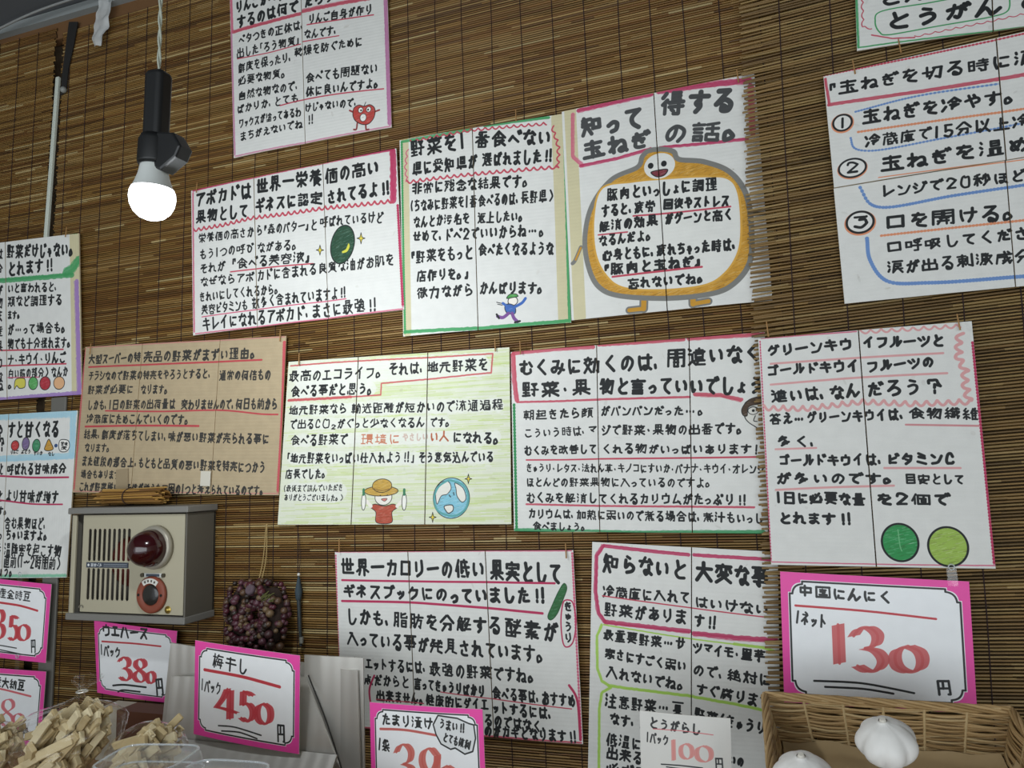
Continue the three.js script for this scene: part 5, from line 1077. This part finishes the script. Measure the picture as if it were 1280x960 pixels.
{ // bundle of cut reed ends lying on the alarm box
  const r = rng(61), gs = [];
  const o = thing('reed_bundle', 'short tied bundle of cut reeds lying on the alarm box', 'reed bundle', [-1.265, 1.4745, 0.047]);
  for (let k = 0; k < 70; k++) { const a = r() * 6.28, q = Math.sqrt(r()) * 0.021, l = 0.15 + r() * 0.03, g = cyl(0.0019, 0.0019, l, 5); g.rotateZ(Math.PI / 2 + (r() - 0.5) * 0.06); g.rotateY((r() - 0.5) * 0.06); g.translate((r() - 0.5) * 0.02, 0.019 + Math.sin(a) * q * 0.75, Math.cos(a) * q); const c = new THREE.Color(['#a9803f', '#8a6430', '#c39a55', '#74512a'][k % 4]), n = g.attributes.position.count, col = new Float32Array(n * 3); for (let i = 0; i < n; i++) col.set([c.r, c.g, c.b], i * 3); g.setAttribute('color', new THREE.BufferAttribute(col, 3)); gs.push(g); }
  part('reeds', mergeGeometries(gs), reedMat, o).userData.kind = 'stuff';
  const tie = new THREE.TorusGeometry(0.0225, 0.0011, 8, 32); tie.scale(1, 0.8, 1); tie.rotateY(Math.PI / 2); part('tie', tie, cordMat, o, [-0.005, 0.019, 0]);
}

// ------------------------------------------------------------------ dried berry wreath
{
  const o = thing('berry_wreath', 'dark square wreath of dried red berries hung by a string', 'wreath', [-0.945, 1.19, 0.012]);
  const r = rng(97), cx = -0.008, cy = 0.062, mats = ['#3a1820', '#4f222c', '#57402f', '#6b573f', '#2c1f18', '#452a2d', '#55313b'].map((c) => mat(c, 0.4)), geo = new THREE.SphereGeometry(1, 12, 9);
  const core = new THREE.TorusGeometry(0.043, 0.019, 10, 36), cp = core.attributes.position;
  for (let i = 0; i < cp.count; i++) { const x = cp.getX(i), y = cp.getY(i), a = Math.atan2(y, x), f = 1 / Math.max(Math.abs(Math.cos(a)), Math.abs(Math.sin(a))) ** 0.6, n = 1 + 0.12 * noise.noise(x * 60, y * 60, 4); cp.setXYZ(i, x * f * n, y * f * 0.96 * n, cp.getZ(i) * 0.7 * n); }
  core.computeVertexNormals();
  part('twig_core', core, mat('#2a1c14', 0.95), o, [cx, cy, 0.02]);
  for (let k = 0; k < 290; k++) {
    const a = r() * 6.283, f = 1 / Math.max(Math.abs(Math.cos(a)), Math.abs(Math.sin(a))) ** 0.6, phi = (r() - 0.5) * 3.7, rad = (0.043 + 0.027 * Math.sin(phi)) * f, s = (r() < 0.3 ? 0.0078 : 0.0063) * (0.75 + 0.4 * r());
    const m = part('berry', geo, mats[Math.floor(r() * mats.length)], o, [cx + Math.cos(a) * rad, cy + Math.sin(a) * rad * 0.96, 0.02 + 0.021 * Math.cos(phi)]); m.scale.set(s, s * 0.95, s);
  }
  for (let k = 0; k < 16; k++) { const a = 0.4 + r() * 0.9, g = tube([V(0, 0, 0), V(Math.cos(a) * 0.012, Math.sin(a) * 0.01, 0.004), V(Math.cos(a) * 0.022, Math.sin(a) * 0.014, 0.001)], 0.0011, 6, 5); part('moss_sprig', g, mat('#55552b', 0.9), o, [0.018 + r() * 0.02, 0.088 + r() * 0.012, 0.043]); }
  const pod = new THREE.LatheGeometry([[0, 0.004], [0.006, 0.007], [0.0095, 0.004], [0.011, 0], [0.008, -0.006], [0, -0.008]].map(([a, b]) => new THREE.Vector2(a, b)), 14); part('seed_pod', pod, mat('#5a4a52', 0.8), o, [-0.002, 0.115, 0.048], [1.2, 0, 0]);
  for (const s of [-1, 1]) part('string', tube([V(-0.004 + s * 0.003, 0.118, 0.02), V(-0.002 + s * 0.0035, 0.165, 0.006), V(-0.001 + s * 0.001, 0.24, 0.001)], 0.0011, 16, 5), mat('#a58d5c', 0.9), o);
}
{ // slim brush hanging next to the wreath
  const o = thing('hanging_brush', 'slim dark brush with a white tip hanging beside the berry wreath', 'brush', [-0.878, 1.19, 0.008]);
  part('shaft', cyl(0.0042, 0.0028, 0.09, 12), mat('#2b3235', 0.6), o, [0.012, 0.045, 0.004], [0, 0, 0.06]);
  part('bristles', new THREE.LatheGeometry([[0, 0.05], [0.0025, 0.044], [0.0075, 0.018], [0.0055, 0.002], [0, 0]].map(([a, b]) => new THREE.Vector2(a, b)), 14), mat('#35424a', 0.8), o, [0.009, 0.088, 0.004]);
  part('tip', new THREE.SphereGeometry(0.0032, 10, 8), mat('#d9d7cf', 0.5), o, [0.009, 0.139, 0.004]);
  part('cord', tube([V(0.009, 0.139, 0.003), V(0.01, 0.17, 0.001), V(0.006, 0.22, 0)], 0.0007, 12, 5), cordMat, o);
  part('ferrule', cyl(0.0045, 0.0045, 0.012, 12), mat('#9a9a92', 0.4, { metalness: 0.5 }), o, [0.016, 0.012, 0.004]);
}

// ------------------------------------------------------------------ counter below the posters
{
  const t = thing('display_table', 'low wooden display table under the price cards', 'table', [-0.5, 0, 0.5]);
  const wood = mat('#8b6b45', 0.7);
  part('table_top', rbox(2.7, 0.03, 0.6, 0.004), wood, t, [0, 1.005, 0]);
  for (const sx of [-1, 1]) for (const sz of [-1, 1]) part('leg', rbox(0.05, 0.99, 0.05, 0.003), wood, t, [sx * 1.3, 0.495, sz * 0.26]);
  const crate = thing('plum_crate', 'flat wooden crate raising the bags and plastic tubs', 'crate', [-0.87, 1.02, 0.54]);
  part('floor_board', box(0.78, 0.01, 0.3), wood, crate, [0, 0.075, 0]);
  for (const s of [-1, 1]) { part('side_board', box(0.78, 0.075, 0.01), wood, crate, [0, 0.0375, s * 0.145]); part('end_board', box(0.01, 0.075, 0.28), wood, crate, [s * 0.385, 0.0375, 0]); }
  const block = thing('basket_riser', 'wooden box under the wicker basket', 'box', [0.14, 1.02, 0.33]);
  part('box_top', box(0.3, 0.01, 0.24), wood, block, [0, 0.025, 0]);
  for (const s of [-1, 1]) { part('side_board', box(0.3, 0.02, 0.01), wood, block, [0, 0.01, s * 0.11]); part('end_board', box(0.01, 0.02, 0.21), wood, block, [s * 0.14, 0.01, 0]); }
}
// ------------------------------------------------------------------ silver cardboard display leaning behind the plum card
const foil = (() => { const f = fluteV.clone(); f.repeat.set(5, 1); f.needsUpdate = true; return mat('#cbc8c2', 0.4, { metalness: 0.5, bumpMap: f, bumpScale: 0.0007 }); })();
{
  const o = thing('silver_board', 'silver foil cardboard display board behind the plum card', 'display board', [-1.0, 1.02, 0.13]);
  const sheet = (pts, d, name, pos, rot, m = foil) => { const s = new THREE.Shape(); pts.forEach(([x, y], i) => (i ? s.lineTo(x, y) : s.moveTo(x, y))); s.closePath(); return part(name, new THREE.ExtrudeGeometry(s, { depth: d, bevelEnabled: false }), m, o, pos, rot); };
  const fine = (g) => g;
  sheet([[-0.09, 0.0], [0.34, 0.0], [0.335, 0.165], [-0.07, 0.195]], 0.004, 'back_panel', [0, 0, 0.0]);
  sheet([[0, 0], [0.11, 0], [0.108, 0.185], [0.0, 0.19]], 0.004, 'wing', [0.235, 0, 0.012], [0, 0.18, 0]);
  sheet([[-0.05, 0.0], [0.33, 0.0], [0.24, 0.155], [-0.05, 0.14]], 0.004, 'front_panel', [0, 0, 0.035], [-0.12, 0, 0]);
  sheet([[-0.05, 0.0], [0.32, 0.0], [0.32, 0.05], [-0.05, 0.05]], 0.004, 'ledge', [0, 0.0, 0.075], [-0.7, 0, 0]);
  part('edge_tape', tube([V(0.248, 0.158, 0.022), V(0.29, 0.09, 0.032), V(0.335, 0.0, 0.044)], 0.0013, 12, 5), mat('#2b2926', 0.8), o);
}
// ------------------------------------------------------------------ clear bags of wafer sticks
const film = phys({ color: '#ffffff', roughness: 0.06, transmission: 1, thickness: 0, ior: 1.35, specularIntensity: 1 });
const waferMats = ['#bfae88', '#b3a078', '#c9bb98', '#a8946c'].map((c) => mat(c, 0.8)), waferGeos = [rbox(0.013, 0.05, 0.006, 0.0012), rbox(0.016, 0.04, 0.007, 0.0012), rbox(0.01, 0.058, 0.006, 0.0012)];
function bag(label, base, size, lean, count, seed, knot) {
  const o = thing('wafer_bag', label, 'snack bag', base, 'clear bags of wafers'), r = rng(seed), [w, h, d] = size;
  const P = [], I = [], nu = 44, nv = 30, swell = (t) => Math.sin(Math.min(1, t * 0.9 + 0.1) * Math.PI * (knot ? 0.9 : 1)) ** 0.5;
  const at = (u, v) => {
    const a = u * Math.PI * 2, t = v, neck = knot ? THREE.MathUtils.smoothstep(t, 0.6, 0.84) : 0;
    const rr = swell(t) * (1 - neck) + 0.07 * neck * (1 + 3.6 * THREE.MathUtils.smoothstep(t, 0.87, 1));
    const fold = Math.abs(noise.noise(Math.cos(a) * 3 + seed, Math.sin(a) * 3, t * 4)) * 0.16 + Math.abs(noise.noise(Math.cos(a) * 8, Math.sin(a) * 8 + seed, t * 9)) * (0.07 + 0.5 * neck);
    const wr = 1.06 - fold;
    return [Math.cos(a) * w / 2 * rr * wr + lean * t * t * h, t * h, Math.sin(a) * d / 2 * rr * wr];
  };
  for (let j = 0; j <= nv; j++) for (let i = 0; i <= nu; i++) P.push(...at(i / nu, j / nv));
  for (let j = 0; j < nv; j++) for (let i = 0; i < nu; i++) { const k = j * (nu + 1) + i; I.push(k, k + nu + 1, k + 1, k + 1, k + nu + 1, k + nu + 2); }
  const g = new THREE.BufferGeometry(); g.setAttribute('position', new THREE.Float32BufferAttribute(P, 3)); g.setIndex(I);
  const crisp = g.toNonIndexed(); crisp.computeVertexNormals(); // crinkled cellophane keeps its facets
  part('film', crisp, film, o);
  if (knot) part('twist_tie', new THREE.TorusGeometry(0.007, 0.0012, 6, 20), mat('#d8d6d0', 0.3, { metalness: 0.7 }), o, [lean * 0.86 * 0.86 * h, 0.86 * h, 0], [Math.PI / 2, 0, 0]);
  for (let k = 0; k < count; k++) {
    const t = 0.1 + r() * (knot ? 0.52 : 0.72), a = r() * 6.283, q = Math.sqrt(r()), rr = swell(t) * q * (knot ? 1 - 0.55 * THREE.MathUtils.smoothstep(t, 0.5, 0.75) : 1);
    part('wafer', waferGeos[k % 3], waferMats[Math.floor(r() * 4)], o, [Math.cos(a) * Math.max(0, w / 2 - 0.03) * rr + lean * t * t * h, Math.max(0.026, t * h), Math.sin(a) * Math.max(0, d / 2 - 0.018) * rr], [(r() - 0.5) * 0.7, (r() - 0.5) * 0.8, -0.95 + (r() - 0.5) * 0.8]);
  }
  return o;
}
bag('knotted clear bag of wafer sticks with a twisted top', [-0.955, 1.1, 0.455], [0.15, 0.148, 0.13], 0.28, 150, 3, true);
bag('flat clear bag of wafer sticks under the pale red price card', [-1.115, 1.1, 0.455], [0.15, 0.07, 0.12], 0.05, 75, 8, false);
bag('low rounded clear bag of wafer slices between knotted bag and tub', [-0.815, 1.1, 0.445], [0.11, 0.09, 0.11], 0.0, 90, 21, false);

// ------------------------------------------------------------------ clear plastic tubs of plums
const clear = phys({ color: '#fafcfc', roughness: 0.1, transmission: 0.95, thickness: 0, ior: 1.5 }), rimClear = phys({ color: '#eef2f4', roughness: 0.12, transmission: 0.75, thickness: 0, ior: 1.5 });
function tub(label, pos, turn, w, d, h) {
  const o = thing('plastic_tub', label, 'tub', pos, 'clear tubs of plums'); o.rotation.y = turn;
  const ringOf = (k, y, q = 0) => { const p = []; for (let i = 0; i < 40; i++) { const a = i / 40 * Math.PI * 2, c = Math.cos(a), s = Math.sin(a), f = 1 / (Math.abs(c) ** 5 + Math.abs(s) ** 5) ** 0.2; p.push([c * f * w / 2 * k, y, s * f * d / 2 * k]); } return p; };
  const shell = (rings, cap) => { const P = [], I = []; for (const q of rings) for (const p of q) P.push(...p); for (let j = 0; j + 1 < rings.length; j++) for (let i = 0; i < 40; i++) { const n = (i + 1) % 40, a = j * 40; I.push(a + i, a + 40 + i, a + n, a + n, a + 40 + i, a + 40 + n); } const c = P.length / 3, q = rings[rings.length - 1]; if (cap) { P.push(0, q[0][1], 0); const b = (rings.length - 1) * 40; for (let i = 0; i < 40; i++) I.push(b + i, c, b + (i + 1) % 40); } const g = new THREE.BufferGeometry(); g.setAttribute('position', new THREE.Float32BufferAttribute(P, 3)); g.setIndex(I); g.computeVertexNormals(); return g; };
  part('tray', shell([ringOf(1.04, h * 0.55), ringOf(1.0, h * 0.55), ringOf(0.92, h * 0.2), ringOf(0.86, 0.001)], true), clear, o);
  part('lid', shell([ringOf(1.05, h * 0.56), ringOf(1.05, h * 0.6), ringOf(0.99, h * 0.62), ringOf(0.95, h * 0.9), ringOf(0.9, h), ringOf(0.84, h), ringOf(0.82, h * 0.96)], true), clear, o);
  for (const [k, y] of [[1.05, h * 0.58], [0.97, h * 0.75], [0.87, h]]) part('rim', new THREE.TubeGeometry(new THREE.CatmullRomCurve3(ringOf(k, y).map((p) => V(...p)), true), 80, 0.0014, 6, true), rimClear, o);
  const b = new Board(60, 40, 900), x = b.x; x.fillStyle = '#dfe1e4'; x.fillRect(0, 0, 60, 40); b.fill('#4b5b9a', [0, 0, 22, 0, 12, 40, 0, 40], null, 0, false); b.fill('#7d3560', [24, 0, 60, 0, 60, 9, 22, 9], null, 0, false); b.text('梅干し', 24, 24, 56, 24, 16, 2.4, '#5a2140');
  const lab = part('label', new RoundedBoxGeometry(w * 0.55, 0.0008, d * 0.5, 1, 0.0003), mat('#ffffff', 0.5, { map: b.texture() }), o, [0.01, h * 0.6, 0.0]);
  const r = rng(Math.round(pos[0] * 1000) + 5000), pg = new THREE.SphereGeometry(0.014, 14, 10), pm = ['#6d2136', '#7f2c3e', '#531a2e'].map((c) => mat(c, 0.35));
  for (let j = 0; j < 3; j++) for (let i = 0; i < 4; i++) { const m = part('plum', pg, pm[(i + j) % 3], o, [(i - 1.5) * w * 0.2, 0.014 + r() * 0.004, (j - 1) * d * 0.26]); m.scale.set(1, 0.85 + r() * 0.15, 1 + r() * 0.1); }
  return o;
}
tub('clear lidded tub of plums with a blue and white label, beside the low wafer bag', [-0.715, 1.1, 0.545], 0.2, 0.118, 0.09, 0.09);
tub('clear lidded tub of plums in front of the silver board', [-0.57, 1.1, 0.6], 0.1, 0.11, 0.1, 0.102);
{ // cream and brown carton under the wafer card
  const o = thing('carton', 'small carton with one cream and one brown side under the wafer card', 'carton', [-1.205, 0.95, 0.1]);
  part('cream_side', box(0.05, 0.13, 0.05), mat('#b9b1a0', 0.8), o, [-0.025, 0.065, 0]);
  part('brown_side', box(0.16, 0.13, 0.05), mat('#5c331c', 0.6), o, [0.08, 0.065, 0]);
  const st = thing('stool', 'small stand under the cream and brown carton', 'stand', [-1.2, 0, 0.1]);
  part('seat', rbox(0.3, 0.03, 0.12, 0.004), mat('#6f5437', 0.8), st, [0, 0.935, 0]);
  for (const s of [-1, 1]) part('leg', rbox(0.03, 0.92, 0.1, 0.003), mat('#6f5437', 0.8), st, [s * 0.13, 0.46, 0]);
}
// ------------------------------------------------------------------ wicker basket with garlic
{
  const W = 0.288, D = 0.25, H = 0.088;
  const o = thing('wicker_basket', 'brown wicker basket lined with kraft paper holding garlic', 'basket', [0.149, 1.097, 0.315]);
  o.rotation.x = 0.2;
  const r = rng(313), wm = ['#a68759', '#b39466', '#95774b', '#bfa578'].map((c) => mat(c, 0.65));
  const flare = 1.0; // the walls lean outwards towards the rim
  const pt = (side, s, y) => { // side 0 back, 1 right, 2 front, 3 left; s along it from 0 to 1
    const k = 0.86 + 0.14 * y / H, w = W / 2 * k, d = D / 2 * k;
    return side === 0 ? V(-w + 2 * w * s, y, -d) : side === 1 ? V(w, y, -d + 2 * d * s) : side === 2 ? V(w - 2 * w * s, y, d) : V(-w, y, d - 2 * d * s);
  };
  const out = [V(0, 0, -1), V(1, 0, 0), V(0, 0, 1), V(-1, 0, 0)];
  for (let side = 0; side < 4; side++) {
    const n = side % 2 ? 5 : 6, weave = [[], [], [], []];
    for (let row = 0; row < 23; row++) for (let two = 0; two < 2; two++) {
      const y = 0.004 + row / 22 * (H - 0.004) + two * 0.0014, pts = [], ph = (row + two) % 2 ? 1 : -1, wob = r() * 9;
      for (let i = 0; i <= n * 4; i++) { const s = i / (n * 4), p = pt(side, s, Math.max(0.003, y + 0.0045 * noise.noise(s * 3.2, wob, row) )); p.addScaledVector(out[side], ph * Math.sin(s * n * Math.PI) * 0.0034); pts.push(p); }
      weave[Math.floor(r() * 4)].push(tube(pts, 0.0012 + r() * 0.0007, n * 6, 5));
    }
    weave.forEach((g, k) => { if (g.length) part('weave', mergeGeometries(g), wm[k], o).userData.kind = 'stuff'; });
    for (let i = 0; i <= n; i++) { const s = (i + 0.0) / n; part('stake', tube([pt(side, s, 0), pt(side, s, H * 0.5), pt(side, s, H)], 0.0021, 6, 6), wm[3], o); }
    for (let k = 0; k < 5; k++) { // twisted rim
      const pts = []; for (let i = 0; i <= 60; i++) { const s = i / 60, a = s * Math.PI * 2 * (side % 2 ? 2 : 2.4) + k * 1.2566, p = pt(side, s, H); p.y += 0.001 + Math.sin(a) * 0.0034 + 0.001 * noise.noise(s * 6, k, side); p.addScaledVector(out[side], Math.cos(a) * 0.0034); pts.push(p); }
      part('rim_strand', tube(pts, 0.0021, 90, 7), wm[(k + side) % 3], o);
    }
  }
  part('basket_floor', rbox(W * 0.85, 0.004, D * 0.85, 0.001), wm[2], o, [0, 0.003, 0]);
  // crumpled kraft liner: a sheet that lies on the floor and climbs the right-hand corner
  const g = new THREE.PlaneGeometry(W * 0.96, D * 0.96, 24, 20); g.rotateX(-Math.PI / 2); const p = g.attributes.position;
  for (let i = 0; i < p.count; i++) {
    const x = p.getX(i) / (W / 2), z = p.getZ(i) / (D / 2), e = Math.max(0, Math.max(Math.abs(x), Math.abs(z)) - 0.78) / 0.2;
    p.setY(i, 0.03 + 0.008 * noise.noise(x * 3, z * 3, 1) + e * (0.008 + 0.03 * Math.max(0, x) * (z > -0.5 ? 1 : 0.1)));
    p.setX(i, p.getX(i) * (1 - e * 0.1)); p.setZ(i, p.getZ(i) * (1 - e * 0.1));
  }
  g.computeVertexNormals(); part('paper_liner', g, mat('#b39a72', 0.85, { side: THREE.DoubleSide }), o);
  part('paper_tag', rbox(0.03, 0.024, 0.0008, 0.0003), mat('#dcdde0', 0.7), o, [-0.014, 0.046, -0.098], [-0.1, 0, -0.1]);
}
function garlic(label, pos, size, turn, lean) {
  const o = thing('garlic_bulb', label, 'garlic', pos, 'garlic in the basket'); o.rotation.set(lean, turn, 0.12);
  const nu = 60, nv = 36, P = [], I = [];
  for (let j = 0; j <= nv; j++) for (let i = 0; i <= nu; i++) {
    const t = j / nv, a = i / nu * Math.PI * 2, body = Math.sin(Math.PI * Math.min(1, t * 1.01) ** 1.1) ** 0.52, lobes = 1 + 0.17 * Math.abs(Math.cos(a * 3.5 + t * 0.6)) ** 0.7 * Math.sin(Math.PI * t) - 0.04, neck = THREE.MathUtils.smoothstep(t, 0.9, 1);
    const rr = size / 2 * (body * (1 - neck) * lobes + neck * 0.16) + 0.0004 * noise.noise(a * 6, t * 3, 2);
    P.push(Math.cos(a) * rr, t * size * 0.98, Math.sin(a) * rr);
  }
  for (let j = 0; j < nv; j++) for (let i = 0; i < nu; i++) { const k = j * (nu + 1) + i; I.push(k, k + nu + 1, k + 1, k + 1, k + nu + 1, k + nu + 2); }
  const g = new THREE.BufferGeometry(); g.setAttribute('position', new THREE.Float32BufferAttribute(P, 3)); g.setIndex(I); g.computeVertexNormals();
  part('bulb', g, mat('#e2e0dc', 0.5), o);
  part('neck', cyl(size * 0.05, size * 0.075, size * 0.06, 14), mat('#d8d3c8', 0.7), o, [0, size * 0.985, 0]);
  part('roots', cyl(size * 0.14, size * 0.1, size * 0.04, 14), mat('#b3a684', 0.9), o, [0, 0.001, 0]);
}
garlic('white garlic bulb topping the pile in the middle of the basket', [0.125, 1.202, 0.4], 0.054, 0.3, 0.3);
garlic('white garlic bulb under the topmost one', [0.135, 1.143, 0.412], 0.056, 0.9, 0.3);
garlic('white garlic bulb at the basket end beside the lime-framed poster', [0.04, 1.145, 0.375], 0.06, 1.2, 0.2);

// ------------------------------------------------------------------ stands and clear hangers for the price cards
const wireMat = mat('#9b9b98', 0.35, { metalness: 0.8 });
function stand(label, x, z, top) {
  const o = thing('card_stand', label, 'card stand', [x, 1.02, z]);
  part('foot', rbox(0.07, 0.006, 0.04, 0.002), wireMat, o, [0, 0.003, 0]);
  part('stem', cyl(0.002, 0.002, top - 1.02, 8), wireMat, o, [0, (top - 1.02) / 2, -0.006]);
  part('clip', rbox(0.03, 0.014, 0.004, 0.001), wireMat, o, [0, top - 1.02 + 0.002, -0.004]);
}
stand('wire stand holding the pickle price card', -0.43, 0.268, 1.084);
stand('wire stand holding the chilli price card', -0.102, 0.248, 1.1);
const hangFilm = phys({ color: '#ffffff', roughness: 0.1, transmission: 1, thickness: 0, ior: 1.4 });
function hanger(label, x, y, z, h) {
  const o = thing('clear_hanger', label, 'hanger', [x, y, z], 'clear plastic hangers');
  part('strip', rbox(0.014, h, 0.0012, 0.0005), hangFilm, o, [0, h / 2, 0]);
  part('hook', new THREE.TorusGeometry(0.004, 0.001, 8, 18), phys({ color: '#e6ebec', roughness: 0.1, transmission: 0.6, thickness: 0 }), o, [0, h + 0.002, 0.0012]);
}
hanger('clear plastic hanger on the 350 card', -1.605, 1.29, 0.0275, 0.03);
hanger('clear plastic hanger between the two bean cards', -1.6, 1.098, 0.0275, 0.04);
hanger('clear plastic hanger above the garlic card', 0.281, 1.333, 0.0475, 0.026);

// ------------------------------------------------------------------ odds and ends at the ceiling
{
  const w = thing('ceiling_wire', 'thin pale wire running along under the ceiling edge', 'wire', [-1.9, 2.69, 0.03]);
  part('strand', tube([V(-0.4, -0.05, 0.005), V(0.05, 0.0, 0.01), V(0.3, 0.022, 0.02), V(0.75, 0.028, 0.01)], 0.0032, 40, 6), mat('#8f9190', 0.5), w);
  const s = thing('black_strap', 'ragged black tape strip hanging down from the timber rail', 'strap', [-1.565, 2.5, 0.004]);
  const sh = new THREE.Shape(); [[-0.018, 0.0], [0.0, 0.008], [0.004, 0.07], [0.018, 0.13], [0.028, 0.19], [-0.002, 0.197], [-0.008, 0.14], [-0.016, 0.06]].forEach(([x, y], i) => (i ? sh.lineTo(x, y) : sh.moveTo(x, y))); sh.closePath();
  part('tape', new THREE.ExtrudeGeometry(sh, { depth: 0.002, bevelEnabled: false }), mat('#1d1b1a', 0.8), s);
  part('knot', new THREE.SphereGeometry(0.008, 10, 8), mat('#8d8f8b', 0.5), s, [-0.006, 0.012, 0.004]);
  const b = thing('plastic_scrap', 'crumpled scrap of white plastic caught on the timber rail', 'plastic scrap', [-1.44, 2.6, 0.012]);
  const g = new THREE.PlaneGeometry(0.045, 0.16, 8, 24), p = g.attributes.position;
  for (let i = 0; i < p.count; i++) { const x = p.getX(i), y = p.getY(i), k = 0.35 + 0.65 * Math.abs(Math.sin((y + 0.08) * 17 + 0.4)); p.setXYZ(i, x * k + y * 0.18 + 0.006 * noise.noise(y * 30, 1, 2), y + 0.08, 0.006 + 0.008 * noise.noise(x * 60, y * 40, 3)); }
  g.computeVertexNormals(); part('film_strip', g, phys({ color: '#d9dcdc', roughness: 0.4, transmission: 0.35, thickness: 0, side: THREE.DoubleSide }), b);
}

{ // old strips of packing tape left along the foot of the kraft poster
  const k = scene.getObjectByName('kraft_cardboard_poster'), tape = phys({ color: '#b7a484', roughness: 0.25, transmission: 0.3, thickness: 0 });
  part('tape', rbox(0.034, 0.05, 0.0006, 0.0002), tape, k, [0.15, 0.024, 0.0068], [0, 0, 0.05]);
  part('tape', rbox(0.026, 0.032, 0.0006, 0.0002), mat('#d3cdbf', 0.4), k, [0.378, 0.022, 0.0068], [0, 0, -0.04]);
}

renderer.render(scene, camera);
